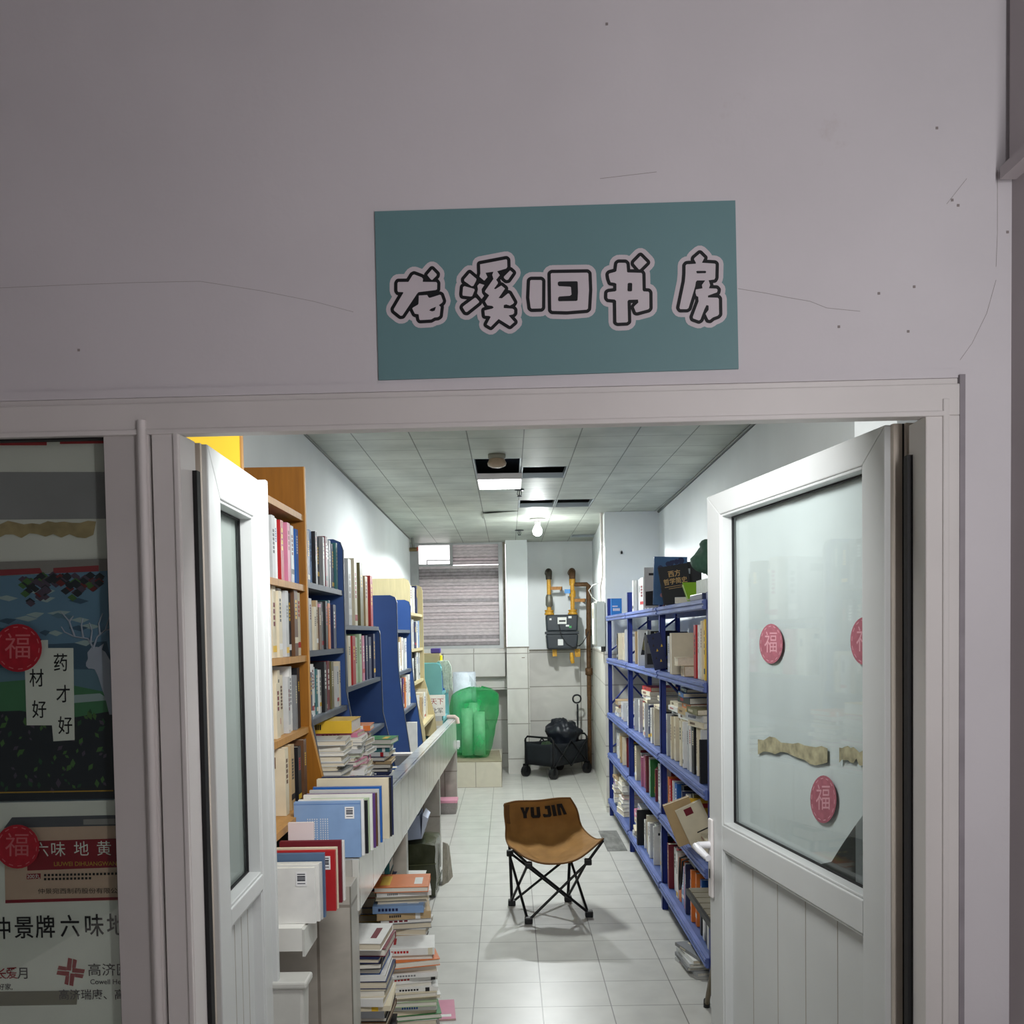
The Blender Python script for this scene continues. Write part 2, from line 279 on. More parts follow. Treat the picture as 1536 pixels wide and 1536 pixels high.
flat(b, [(60, 1046), (150, 1040), (165, 1050), (70, 1058)], W1 - .0012, 4); flat(b, [(-80, 960), (40, 968), (160, 962), (170, 1005), (-80, 1000)], W1 - .0009, 5)
flat(b, [(-80, 1070), (30, 1066), (100, 1078), (171, 1066), (172, 1198), (-80, 1204)], W1 - .0013, 0)
for k in range(150):
    dk = rr.random(); x = rr.uniform(-70, 160); y = rr.uniform(1074, 1192)
    a = rr.uniform(-2.6, -.5); L = rr.uniform(6, 15); wd = L * .28
    if x > 168 - L: continue
    flat(b, [(x, y), (x + L * .5 * math.cos(a) - wd * math.sin(a), y + L * .5 * math.sin(a) + wd * math.cos(a)), (x + L * math.cos(a), y + L * math.sin(a)), (x + L * .5 * math.cos(a) + wd * math.sin(a), y + L * .5 * math.sin(a) - wd * math.cos(a))], W1 - .0014 - .000002 * k, rr.choice([0, 0, 1, 1, 6, 7]))
for k in range(26):
    x = rr.uniform(-60, 120); y = rr.uniform(885, 990); L = rr.uniform(16, 40); flat(b, [(x, y), (x + L * .5, y - 4), (x + L, y + rr.uniform(-3, 1)), (x + L * .6, y + 5)], W1 - .00125 - .000002 * k, rr.choice([2, 4, 5, 2]))
for k in range(90):
    x = rr.uniform(30, 150); y = 862 + abs(rr.gauss(0, 14)) + (6 if x < 60 else 0); y = min(y, 912)
    flat(b, [(x - 7, y), (x, y - 5), (x + 8, y + 1), (x + 1, y + 6)], W1 - .0014 - .000002 * k, rr.choice([0, 0, 1, 7, 7, 8]))
b.build('forest_print', [mP('forest_black', C(40, 48, 56)), mP('leaf_green', C(78, 116, 66)), mP('lake', C(96, 130, 150)), mP('meadow', C(72, 128, 92)), mP('pale_meadow', C(164, 186, 190)), mP('hills', C(66, 96, 120)), mP('deep_green', C(48, 86, 62)), mP('dark_violet', C(86, 74, 92)), mP('berry', C(112, 44, 48))], pos)
b = MB()
flat(b, [(131, 979), (137, 971), (146, 970), (158, 978), (166, 992), (169.5, 1010), (171, 1072), (164, 1072), (158, 1048), (152, 1030), (147, 1014), (142, 1004), (137, 1003), (133, 1003), (129, 999), (129, 994), (132, 988)], W1 - .0022); flat(b, [(146, 972), (156, 965), (152, 977)], W1 - .0024)
for pts in [[(140, 972), (132, 958), (112, 955), (97, 948), (92, 940)], [(112, 955), (104, 932), (92, 918)], [(125, 957), (122, 938), (124, 928)], [(104, 932), (110, 924)], [(140, 972), (146, 955), (158, 945), (164, 925)], [(150, 951), (148, 935), (154, 920)], [(158, 945), (166, 944)], [(136, 964), (138, 946), (134, 934)]]:
    b.tube([P(x, y, W1 - .0022) for x, y in pts], [.0022 - .0012 * i / (len(pts) - 1) for i in range(len(pts))], 5)
b.build('deer_print', mP('deer', C(176, 184, 204)), pos)
b = MB()
flat(b, [(36, 960), (72, 960), (72, 972), (110, 972), (112, 1110), (80, 1112), (78, 1088), (40, 1088)], W1 - .0026); b.build('word_plate', m_paper, pos)
b = (pos, [m_ink])
for s, x, y in [('药', 52, 972), ('材', 55, 1019), ('好', 59, 1066), ('药', 91, 996), ('才', 95, 1043), ('好', 98, 1090)]: write(b, s, x, y, 25, W1 - .003, 0, .008, .8)
b = MB(); flat(b, [(-60, 1189), (170, 1185), (170, 1187), (-60, 1191)], W1 - .003); b.build('small_print', m_gold, pos)
# medicine poster
b = MB(); flat(b, [(-80, 1200), (200, 1193), (216, 1700), (-80, 1700)], W1)
pos = tag(b.build('medicine_poster', m_paper, M=FM, solid=.001), 'white poster of a boxed medicine under the deer poster', 'poster')
W2 = W1 - .001
b = MB(); flat(b, [(6, 1242), (200, 1238), (202, 1350), (8, 1354)], W2, 0); flat(b, [(18, 1226), (200, 1222), (200, 1238), (6, 1242)], W2, 1); flat(b, [(40, 1262), (200, 1257), (200, 1300), (41, 1306)], W2 - .0004, 2)
flat(b, [(125, 1229), (200, 1227), (200, 1236), (125, 1237)], W2 - .0004, 3); flat(b, [(40, 1311), (61, 1310), (61, 1318), (40, 1319)], W2 - .0004, 2); flat(b, [(8, 1350), (200, 1345), (200, 1349), (8, 1355)], W2 - .0004, 2)
b.build('box_print', [mP('kraft', C(206, 180, 160)), mP('box_side', C(92, 96, 104)), mP('band_red', C(140, 28, 44)), mP('tag_grey', C(150, 150, 150))], pos)
b = (pos, [m_ink, m_paper, m_gold, m_redp]); bd = MB(); W3 = W2 - .0008
for s, x in [('六', 62), ('味', 87), ('地', 122), ('黄', 156), ('丸', 188)]: write(b, s, x, 1276 - (x - 62) * .02, 21, W3, 1, .0, 1)
write(b, 'LIUWEI DIHUANGWAN', 128, 1296, 8, W3, 2, .01); write(b, '仲景宛西制药股份有限公司', 122, 1337, 8, W3, 0, .0, 1.22)
for k, y in enumerate((1311, 1317)):
    for j in range(22 if k == 0 else 13): flat(bd, [(66 + j * 5.6, y - j * .12), (69.5 + j * 5.6, y - j * .12), (69.5 + j * 5.6, y + 3.5 - j * .12), (66 + j * 5.6, y + 3.5 - j * .12)], W3, 0)
write(b, '200丸', 50, 1315, 7, W3, 1, 0)
for s, x in [('仲', 2), ('景', 36), ('牌', 68), ('六', 105), ('味', 141), ('地', 175)]: write(b, s, x, 1393 - (x - 60) * .03, 32, W3, 0, .01, .86)
write(b, '长', 1, 1462, 16, W3, 3, .01); write(b, '爱', 18, 1461, 17, W3, 3, .01); write(b, '月', 35, 1461, 17, W3, 0, .01)
write(b, '高济医', 163, 1456, 18, W3, 0, .004, 1.06); write(b, 'Cowell Health', 166, 1473, 9.5, W3, 0, .01); write(b, '好家,', 8, 1481, 9, W3, 0, .01); write(b, '高济瑞康、高济', 146, 1493, 15, W3 - .0006, 0, .005)
bd.build('small_print', m_ink, pos)
b = MB(); c0 = (106, 1458)
for a in range(4):                      # woven cross: four bent bars
    ca, sa = math.cos(a * PI / 2 + .08), math.sin(a * PI / 2 + .08)
    T = lambda p: (c0[0] + ca * p[0] - sa * p[1], c0[1] + sa * p[0] + ca * p[1])
    flat(b, [T(p) for p in [(-6.5, -2), (-5.5, -21), (.5, -20), (.5, -2)]], W3); flat(b, [T(p) for p in [(1.5, -6.5), (2, -20), (8, -18.5), (7, -6.5)]], W3)
b.build('emblem', m_redp, pos)
b = MB(); flat(b, [(-60, 1488), (117, 1486), (115, 1507), (-60, 1510)], W2 - .0005)
b.build('tape_strip', mat('olive_tape', C(116, 114, 96), .5, var=.1, scale=20), pos)
# plain round red seals on the glass
def seal(b, c, r, pt, mi0=0, mi1=1, ch=True, ky=1.0):
    """pt maps (x, y, layer) to a point; a plain red medallion with a ring of pale dashes"""
    n = 28; b.poly([pt(c[0] + r * math.cos(2 * PI * k / n), c[1] + ky * r * math.sin(2 * PI * k / n), 0) for k in range(n)], mi0)
    for k in range(14):
        a0, a1 = 2 * PI * k / 14, 2 * PI * (k + .5) / 14
        b.poly([pt(c[0] + q * r * math.cos(a), c[1] + ky * q * r * math.sin(a), 1) for q, a in [(.86, a0), (.9, a0), (.9, a1), (.86, a1)]], mi1)
    if ch:
        v, f = text_mesh('福', 0); k = r * 1.15
        b.add([pt(c[0] + x * k, c[1] - y * k * ky, 1) for x, y, z in v], f, mi1)
m_seal = mat('red_seal', C(150, 26, 40), .5, var=.15, scale=60); m_seal2 = mat('seal_cut', C(176, 96, 98), .5, var=.1)
b = MB()
for c, r in [((27, 972), 36), ((26, 1270), 33)]: seal(b, c, r, lambda x, y, l: P(x, y, .0175 - .0004 * l))
b.build('seal_sticker', [m_seal, m_seal2], win)
# ================================================================== sign over the door
W = -.004
b = MB(); q = [P(562, 317, W), P(1103, 300.5, W), P(1108, 553, W), P(568, 570, W)]
b.hexa([p + Vector((0, .004, 0)) for p in q], q)
sign = tag(b.build('sign_board', mat('sign_teal', C(108, 144, 148), .5, var=.05, scale=2.5), M=FM), 'teal name board with five white outlined characters above the doorway', 'sign')
GL = {'lettering_dragon': (12.8, 570, 380, [[(335,575),(350,550),(545,548),(625,420),(655,405),(800,460),(825,490),(820,548),(1080,550),(1098,575),(1095,690),(1070,705),(740,745),(715,770),(430,1195),(395,1200),(270,1100),(265,1070),(450,755),(440,745),(350,742),(335,715)],
 [(1000,308),(1090,400),(1085,430),(1000,512),(970,495),(908,415)], [(745,810),(905,800),(925,835),(945,855),(975,850),(1150,795),(1170,805),(1208,915),(1195,945),(1130,995),(1165,1030),(1145,1200),(1110,1225),(1045,1232),(980,1270),(770,1282),(755,1265),(740,1170),(670,1160),(620,1060),(635,1040),(730,985),(740,960)]],
 [[(945,1095),(975,1065),(1075,1025),(1050,1100),(1000,1115)]]),
'lettering_stream': (10.97, 680, 370, [[(268,435),(380,530),(375,560),(330,645),(300,650),(180,565),(178,540)],[(160,665),(185,650),(345,695),(350,720),(310,815),(285,820),(155,805),(150,780)],[(355,840),(375,845),(425,900),(420,920),(225,1075),(200,1072),(155,1000),(165,980)],
 [(440,290),(870,208),(885,220),(888,335),(870,360),(720,405),(765,470),(705,545),(735,590),(730,610),(670,690),(690,700),(790,640),(850,690),(745,845),(800,850),(900,768),(920,775),(1000,915),(985,940),(930,970),(870,950),(830,960),(828,1010),(975,1020),(1000,1040),(1000,1095),(980,1115),(910,1130),(1005,1240),(930,1305),(745,1190),(615,1320),(550,1280),(615,1155),(590,1140),(520,1135),(512,1050),(640,1020),(665,1000),(640,975),(560,965),(522,900),(590,800),(520,745),(525,725),(660,530),(640,465),(660,412),(530,430),(562,500),(510,560),(430,495),(445,440)],
 [(935,390),(980,430),(900,545),(870,548),(832,515),(835,490)],[(430,605),(510,630),(465,700),(470,760),(505,810),(465,860),(390,770),(405,700),(395,645)]], []),
'lettering_old': (12.8, 780, 380, [[(195,525),(215,512),(405,512),(425,530),(422,1040),(405,1058),(225,1062),(205,1045),(180,850)],[(590,395),(610,380),(1290,370),(1312,390),(1325,700),(1305,1060),(1280,1082),(900,1112),(620,1105),(600,1085)]],
 [[(725,560),(750,540),(1090,535),(1108,550),(1115,740),(1105,900),(1080,915),(750,920),(730,900),(735,845),(760,828),(960,815),(990,790),(980,650),(960,640),(750,630),(728,610)]]),
'lettering_book': (10.97, 890, 360, [[(395,390),(415,375),(525,375),(545,395),(555,525),(570,535),(790,540),(805,560),(810,820),(825,845),(905,850),(920,870),(922,1120),(905,1140),(720,1190),(700,1185),(668,1105),(680,1085),(740,1030),(735,980),(580,985),(562,1010),(570,1340),(550,1355),(400,1362),(380,1350),(375,1000),(350,980),(245,970),(230,950),(232,870),(250,858),(360,845),(380,830),(380,720),(350,705),(285,695),(265,640),(252,570),(265,550),(360,525),(380,510)],[(775,262),(882,370),(765,485),(745,480),(668,390),(670,370)]],
 [[(565,720),(580,705),(630,705),(640,720),(638,835),(620,845),(575,845),(562,830)]]),
'lettering_room': (10.97, 1000, 360, [[(312,420),(330,400),(480,390),(480,370),(450,320),(455,300),(545,222),(620,295),(580,375),(790,388),(805,400),(800,620),(785,650),(690,662),(715,740),(695,795),(820,800),(838,820),(830,860),(680,915),(680,945),(840,950),(858,970),(862,1220),(840,1245),(760,1275),(710,1315),(685,1310),(640,1215),(690,1150),(690,1080),(655,1070),(620,1140),(555,1310),(530,1325),(435,1290),(430,1265),(525,1010),(520,935),(490,920),(475,870),(480,815),(590,795),(580,740),(635,665),(500,665),(480,690),(470,760),(360,1120),(335,1138),(225,1138),(210,1115),(300,680),(310,560)]],
 [[(485,520),(500,508),(640,508),(652,525),(640,545),(500,548)]])}
m_sw = mat('sign_white', C(208, 200, 206), .5, var=.02)
for nm, (s, x0, y0, polys, holes) in GL.items():
    b = MB(); cv = lambda p: (x0 + p[0] / s, y0 + p[1] / s)
    def fat(poly, r, w, mi):
        n = len(poly); pts = [P(*cv(p), w) for p in poly]; r = r * 1.8 / F
        eps = [0]
        def nx(q): eps[0] += 1; return [p + Vector((0, -eps[0] * 4e-6, 0)) for p in q]
        b.poly(pts, mi)
        for i in range(n):
            a, c = pts[i], pts[(i + 1) % n]; d = (c - a); d.normalize(); nn = Vector((-d.z, 0, d.x)) * r
            b.poly(nx([a - nn, c - nn, c + nn, a + nn]), mi)
            b.poly(nx([a + Vector((math.cos(2 * PI * k / 14) * r, 0, math.sin(2 * PI * k / 14) * r)) for k in range(14)]), mi)
    for kk, p in enumerate(polys): fat(p, 11.6, W - .0003 - kk * 1e-4, 0)
    for kk, p in enumerate(polys): fat(p, 4.9, W - .0011 - kk * 5e-5, 1); b.poly([P(*cv(q), W - .0022) for q in p], 0)
    for p in holes: b.poly([P(*cv(q), W - .0026) for q in p], 1)
    b.build('character', [m_sw, m_ink], sign)
# ================================================================== door leaves (both swung into the room)
def leaf_frame(A, B, out):
    """A hinge, B free edge (outer face, plan); returns local matrix: x along the leaf, y = thickness away from the outer face"""
    A = Vector((A.x, A.y, 0)); B = Vector((B.x, B.y, 0)); x = (B - A).normalized(); y = Vector((-x.y, x.x, 0)) * (1 if out else -1)
    return Matrix(((x.x, y.x, 0, A.x), (x.y, y.y, 0, A.y), (0, 0, 1, 0), (0, 0, 0, 1))), (B - A).length
def leaf(name, M, L, zt, st, fs, tr, zr0, zr1, TH=.062, astr=None):
    d = bpy.data.objects.new(name, None); COL.objects.link(d); d.matrix_world = M; struct(d)
    z0 = .012; b = MB()
    pr = lambda q: b.prism(q, lambda p: (p[0], 0, p[1]), lambda p: (p[0], TH, p[1]))
    pr([(0, z0), (st, .12), (st, zt - tr), (0, zt)]); pr([(L, z0), (L, zt), (L - fs, zt - tr), (L - fs, .12)]); pr([(0, zt), (st, zt - tr), (L - fs, zt - tr), (L, zt)]); pr([(0, z0), (L, z0), (L - fs, .12), (st, .12)]); b.box((st, 0, zr0), (L - fs, TH, zr1))
    b.build('leaf_frame', m_pvc2, d, bevel=.003)
    b = MB(); e = .007                                   # chamfered beads round the glass and the lower panel
    for za, zb_ in ((zr1, zt - tr), (.12, zr0)):
        b.box((st, .004, za), (st + e, .040, zb_)); b.box((L - fs - e, .004, za), (L - fs, .040, zb_)); b.box((st + e, .004, zb_ - e), (L - fs - e, .040, zb_)); b.box((st + e, .004, za), (L - fs - e, .040, za + e))
    b.build('glazing_bead', m_pvc2, d, bevel=.002)
    b = MB(); g = .004
    for za, zb_ in ((zr1 + e, zt - tr - e), (.12 + e, zr0 - e)):
        x0, x1 = st + e, L - fs - e
        b.box((x0, .034, za), (x0 + g, .0405, zb_)); b.box((x1 - g, .034, za), (x1, .0405, zb_)); b.box((x0, .034, zb_ - g), (x1, .0405, zb_)); b.box((x0, .034, za), (x1, .0405, za + g))
    b.build('gasket', m_gasket, d)
    b = MB(); b.box((st + .002, .0408, zr1), (L - fs - .002, .0445, zt - tr)); b.build('glass_pane', m_glass, d)
    b = MB(); b.box((st + .002, .0275, .1), (L - fs - .002, .0335, zr0)); n = 5
    for k in range(1, n): x = st + (L - st - fs) * k / n; b.box((x - .0012, .0268, .12), (x + .0012, .0277, zr0), 1)
    b.build('lower_panel', [m_pvc2, mat('panel_groove', C(168, 162, 152), .6, var=0)], d)
    b = MB(); b.box((-.012, .012, z0), (-.0005, .030, zt)); b.box((-.02, .034, z0), (-.0005, .05, zt)); b.build('hinge_profile', m_grime, d)
    b = MB(); b.box((-.012, .0302, z0), (-.0005, .034, zt)); b.build('seal_strip', m_gasket, d)
    if astr: b = MB(); b.box((L - .004, -.014, z0), (L + .018, TH * .6, zt + .004)); b.build('cover_strip', m_pvc2, d, bevel=.003)
    return d
A = at(1327, 637, 2, 2.0); B = at(1060, 746, 2, 2.0)
RM, RL = leaf_frame(A, B, False); RI = RM.inverted(); RNv = Vector((RM[0][1], RM[1][1], 0))
def rl(px, py): p = RI @ atp(px, py, A, RNv); return p.x, p.z
zr0, zr1 = rl(1200, 1345)[1], rl(1200, 1300)[1]
door = leaf('door_1', RM, RL, 2.0, rl(1293, 1000)[0], RL - rl(1081, 1000)[0], 2.0 - rl(1180, 737)[1], zr0, zr1)
# white plastic sheet hanging behind the pane, cut away at the lower corner; dark board beyond it
def RP(px, py, y): s, z = rl(px, py); return Vector((s, y, z))
xs0, xs1 = rl(1293, 1000)[0] + .004, rl(1081, 1000)[0] - .004
s1, z1 = rl(1293, 1180); s2, z2 = rl(1215, 1298)
b = MB(); rows = []; n = 14
for i in range(n + 1):
    x = xs0 + (xs1 - xs0) * i / n; zb_ = max(zr1 + .004, z1 + (z2 - z1) * (x - s1) / (s2 - s1)); rows.append([(x, .0475 + .002 * math.sin(i * 1.9 + j * .8), zb_ + (1.935 - zb_) * j / 10) for j in range(11)])
b.grid(rows); b.build('plastic_sheet', mat('sheet_white', C(226, 232, 230), .5, var=.1, scale=3, stretch=(1, 1, .7)), door)
b = MB(); rr = random.Random(2)
def blotch(b, x0, x1, y0, y1, dy):
    top = [(x0 + (x1 - x0) * k / 12, y0 + dy * k / 12 + rr.uniform(-4, 4)) for k in range(13)]; bot = [(x0 + (x1 - x0) * k / 12, y1 + dy * k / 12 + rr.uniform(-6, 6)) for k in range(12, -1, -1)]
    b.poly([RP(x, y, .0400) for x, y in top + bot])
blotch(b, 1116, 1217, 1106, 1128, 18); blotch(b, 1234, 1284, 1122, 1140, 6); b.build('tape_residue', mat('olive_residue', C(150, 146, 118), .8, var=.35, scale=40), door)
for k, (x, y, rx, ry) in enumerate([(1135, 966, 17, 30), (1270, 962, 20, 36), (1211, 1200, 19, 36)]):
    b = MB(); seal(b, (x, y), rx, lambda X, Y, l: RP(X, Y, .0402 - .0004 * l), ky=ry / rx); b.build('seal_sticker', [mat('faded_seal', C(156, 92, 104), .5, var=.15, scale=60), mat('faded_cut', C(200, 150, 158), .5, var=.1)], door)
# lever handle
b = MB(); s, zt_ = rl(1071, 1229); s_, zb_ = rl(1074, 1349); sm = RL - .026
b.box((sm - .016, -.010, zb_), (sm + .016, .0, zt_)); b.build('handle_plate', m_pvc, door, bevel=.006)
b = MB(); zl = rl(1074, 1270)[1]; b.tube([(sm, -.005, zl), (sm, -.045, zl), (sm - .01, -.056, zl), (sm - .05, -.058, zl - .004), (sm - .115, -.056, zl - .012)], [.011, .011, .0115, .011, .009], 10); b.build('lever_handle', mat('white_handle', C(232, 232, 236), .3, var=0), door)
b = MB(); zk = rl(1075, 1313)[1]; b.box((sm - .004, -.0108, zk - .016), (sm + .004, -.0098, zk + .012)); b.build('keyhole', m_black, door)
A2 = at(311, 666, 2, 2.0); B2 = at(391, 722, 2, 2.0)
LM, LL = leaf_frame(A2, B2, True); LI = LM.inverted(); LNv = Vector((LM[0][1], LM[1][1], 0))
def ll(px, py): p = LI @ atp(px, py, A2, LNv); return p.x, p.z
d2 = leaf('door_2', LM, LL, 2.0, ll(331, 760)[0], LL - ll(381, 760)[0], .10, ll(340, 1400)[1], ll(340, 1372)[1], astr=True)
b = MB(); b.box((ll(331, 760)[0], .046, ll(340, 1372)[1]), (ll(381, 760)[0], .049, 1.92)); b.build('plastic_sheet', mat('sheet_grey', C(176, 182, 176), .6, var=.08, scale=3), d2)
def LP(px, py, y): s, z = ll(px, py); return Vector((s, y, z))
for y in (960, 1120):
    b = MB(); c = LP(348, y, .03); seal(b, (c.x, c.z), .035, lambda X, Y, l: Vector((X, .0402 - .0004 * l, Y)), ky=1.25, ch=False); b.build('seal_sticker', [MATS['faded_seal'], MATS['faded_cut']], d2)
# ================================================================== room shell
LW = lambda y: -1.02 - .004 * y
RW = lambda y: 1.17 + .0205 * y
ZC = 2.65; YB = 10.95
struct(MB().box((-2.6, -4, -.1), (2.2, 11.3, 0)).build('floor', m_floor))
b = MB(); b.hexa([(-1.35, 1.95, 0), (LW(1.95), 1.95, 0), (LW(10.4), 10.4, 0), (-1.35, 10.4, 0)], [(-1.35, 1.95, 3.1), (LW(1.95), 1.95, 3.1), (LW(10.4), 10.4, 3.1), (-1.35, 10.4, 3.1)])
b.box((-1.35, 10.4, 0), (-1.12, 11.3, 3.1)); struct(b.build('wall_left', m_white))
b = MB(); b.hexa([(RW(1.95), 1.95, 0), (1.6, 1.95, 0), (1.6, 8.35, 0), (RW(8.35), 8.35, 0)], [(RW(1.95), 1.95, 3.1), (1.6, 1.95, 3.1), (1.6, 8.35, 3.1), (RW(8.35), 8.35, 3.1)])
struct(b.build('wall_right', m_white)); ZT = 1.425
b = MB(); b.hexa([(.862, 8.35, ZT), (1.6, 8.35, ZT), (1.6, 11.2, ZT), (1.0, 11.2, ZT)], [(.862, 8.35, 3.1), (1.6, 8.35, 3.1), (1.6, 11.2, 3.1), (1.0, 11.2, 3.1)])
pil = struct(b.build('wall_pillar', m_white))
b = MB(); b.hexa([(.848, 8.33, 0), (1.45, 8.33, 0), (1.45, 11.2, 0), (.985, 11.2, 0)], [(.848, 8.33, ZT), (1.45, 8.33, ZT), (1.45, 11.2, ZT), (.985, 11.2, ZT)]); b.build('tile_cladding', m_marbley, pil)
# small pier at the door end of the right wall
struct(MB().box((.945, 2.3, 0), (RW(2.5) + .05, 2.58, 3.1)).build('wall_pier', m_white))
struct(MB().box((-1.4, 1.94, 3.06), (1.65, 11.3, 3.2)).build('ceiling_slab', m_concrete))
struct(MB().box((-1.4, 1.93, 2.2), (1.65, 1.98, 3.1)).build('wall_lintel', m_white))
# panel ceiling with missing panels
xs = [-1.1 + .3 * k for k in range(10)]; ys = [1.98 + .15 * k for k in range(61)]; b = MB()
HOLES = [(-.2, .1, 5.73, 6.63), (.1, .4, 6.03, 6.48), (.1, .4, 7.53, 7.98), (.4, .7, 7.53, 7.98), (.7, 1.0, 10.23, 10.53)]
for x in xs[:-1]:
    for y in ys[:-1]:
        if y > 11.1 or any(h[0] - .01 < x < h[1] - .01 and h[2] - .01 < y < h[3] - .01 for h in HOLES): continue
        b.add([(x, y, ZC), (x + .3, y, ZC), (x + .3, y + .15, ZC), (x, y + .15, ZC)], [(3, 2, 1, 0)])
ce = struct(b.build('ceiling', m_ceil))
b = MB()
for h in HOLES:
    for a, c in (((h[0] + .002, h[2] + .002), (h[0] + .012, h[3])), ((h[1] - .012, h[2] + .002), (h[1] - .002, h[3])), ((h[0] + .002, h[2] + .002), (h[1] - .002, h[2] + .012)), ((h[0] + .002, h[3] - .012), (h[1] - .002, h[3] - .002))): b.box((*a, ZC + .001), (*c, ZC + .035))
b.build('hole_rim', mat('rim_metal', C(176, 186, 190), .3, .6, var=0), ce)
b = MB(); b.tube([(LW(2) + .004, 2, ZC - .004), (LW(10.4) + .004, 10.4, ZC - .002)], .007, 6); b.tube([(RW(2) - .004, 2, ZC - .004), (RW(8.35) - .004, 8.35, ZC - .004)], .012, 6)
b.build('edge_strip', mat('edge_metal', C(92, 96, 90), .5, .1, var=.1), ce)
b = MB(); b.hexa([(-.2, 8.2, ZC - .02), (.1, 8.18, ZC - .004), (.1, 8.75, ZC - .004), (-.2, 8.75, ZC - .004)], [(-.2, 8.2, ZC - .018), (.1, 8.18, ZC - .001), (.1, 8.75, ZC - .001), (-.2, 8.75, ZC - .001)]); b.build('sagging_panel', m_ceil, ce)
# ------------------------------------------------------------------ things on the ceiling
L = empty('ceiling_lamp', 'bright white square panel lamp beside the dark gap in the ceiling', 'lamp', (-.04, 6.46, ZC - .03))
MB().box((-.14, -.2, -.012), (.14, .2, -.004)).build('diffuser', emit('lamp_glow', (.97, 1, 1), 14), L)
b = MB(); b.box((-.148, -.208, -.01), (.148, -.2, .03)); b.box((-.148, .2, -.01), (.148, .208, .03)); b.box((-.148, -.2, -.01), (-.14, .2, .03)); b.box((.14, -.2, -.01), (.148, .2, .03)); b.box((-.14, -.2, -.003), (.14, .2, .03)); b.build('lamp_frame', m_pvc, L)
L = empty('ceiling_bulb', 'glowing bulb under the ceiling by the gas meter', 'lamp', (.285, 8.75, 0))
MB().lathe([(0, 2.648), (.075, 2.648), (.075, 2.635), (.03, 2.625), (.028, 2.59), (0, 2.59)], n=20).build('lamp_holder', m_pvc, L)
MB().lathe([(.018, 2.59), (.03, 2.575), (.042, 2.55), (.044, 2.53), (.036, 2.505), (.018, 2.492), (0, 2.488)], n=20).build('glass_bulb', emit('bulb_glow', (.97, 1, 1), 14), L)
L = empty('smoke_detector', 'round brown smoke detector on the ceiling in front of the panel lamp', 'detector', (-.05, 5.6, 0)); mb_ = mat('aged_plastic', C(150, 130, 108), .5, var=.15, scale=30)
MB().lathe([(0, 2.649), (.052, 2.649), (.052, 2.63), (.045, 2.622), (0, 2.622)], n=24).build('base', mat('detector_grey', C(120, 118, 104), .5, var=.1), L)
MB().lathe([(.044, 2.622), (.056, 2.60), (.052, 2.585), (.03, 2.575), (0, 2.574)], n=24).build('cap', mb_, L)
for (px, py, z, lb) in ((779, 738, ZC, 'small metal fire sprinkler on the ceiling behind the panel lamp'), (779, 799, ZC, 'small metal fire sprinkler on the ceiling near the shuttered window')):
    q = at(px, py - 4, 2, z); L = empty('fire_sprinkler', lb, 'sprinkler', (q.x, q.y, 0), 'ceiling sprinklers'); mm = mat('sprinkler_metal', C(70, 72, 74), .35, .8, var=0); k = 1.0 if py < 760 else 1.3
    MB().lathe([(0, 2.649), (.036 * k, 2.648), (.034 * k, 2.642), (.01, 2.64), (0, 2.64)], n=16).build('escutcheon', mm, L)
    b = MB(); b.tube([(-.012, 0, 2.64), (-.016, 0, 2.615), (-.006, 0, 2.6)], .003, 6); b.tube([(.012, 0, 2.64), (.016, 0, 2.615), (.006, 0, 2.6)], .003, 6); b.lathe([(0, 2.6), (.018, 2.6), (.018, 2.596), (0, 2.595)], n=14); b.lathe([(.004, 2.64), (.004, 2.6)], n=8); b.build('sprinkler_head', mm, L)
# ------------------------------------------------------------------ back wall
ZM = 1.40; b = MB()
b.box((-1.2, YB, 0), (-.53, 11.3, ZM + .03)); b.box((-.53, YB, .95), (.0, 11.3, ZM + .03)); b.box((-.53, YB + .3, 0), (.0, 11.3, .95)); b.box((-.745, 10.87, 1.106), (-.04, YB, 1.39))
b.box((-.02, 10.73, 0), (.235, 11.3, 1.44)); b.box((.235, 11.06, 0), (1.05, 11.3, ZM))
wb = struct(b.build('wall_back', m_marble))
b = MB(); b.box((-.015, 10.735, 1.44), (.23, 11.3, 3.1)); b.box((.23, 11.06, ZM), (1.05, 11.3, 3.1)); b.box((-1.2, YB, ZC + .01), (.0, 11.3, 3.1)); b.build('painted_plaster', m_white, wb)
b = MB(); b.box((.235, 11.05, ZM - .012), (1.0, 11.07, ZM + .006)); b.box((-.02, 10.725, 1.432), (.236, 10.74, 1.446)); b.box((-.745, 10.868, 1.100), (-.035, 10.872, 1.108)); b.box((-.04, 10.868, 1.1), (-.034, 10.9, 1.39)); b.build('tile_edge', mat('tile_edge', C(120, 116, 106), .7, var=.2, scale=30), wb)
b = MB(); b.box((.15, 10.7285, 1.318), (.185, 10.7305, 1.325)); b.build('tile_chip', mat('chip', C(96, 80, 60), .8, var=.2), wb)
# window with louvre blades, one corner open to daylight
W2o = bpy.data.objects.new('window_2', None); COL.objects.link(W2o); struct(W2o)
m_alu = mat('grey_aluminium', C(170, 172, 172), .4, .3, var=.06)
b = MB(); b.box((-1.12, YB, 1.43), (-1.02, YB + .08, ZC + .01)); b.box((-.10, YB - .01, 1.43), (-.045, YB + .08, ZC + .01)); b.box((-1.02, YB, 1.43), (-.1, YB + .08, 1.465)); b.box((-1.02, YB, 2.63), (-.1, YB + .08, ZC + .01))
b.box((-.66, YB, 2.40), (-.625, YB + .08, 2.63)); b.box((-1.02, YB, 2.385), (-.625, YB + .08, 2.41)); b.build('window_frame', m_alu, W2o)
b = MB(); b.box((-.05, YB - .03, 1.43), (-.02, YB + .05, ZC)); b.build('side_casing', mat('casing', C(150, 142, 130), .7, var=.2, scale=20), W2o)
b = MB(); rr = random.Random(4); n = 27
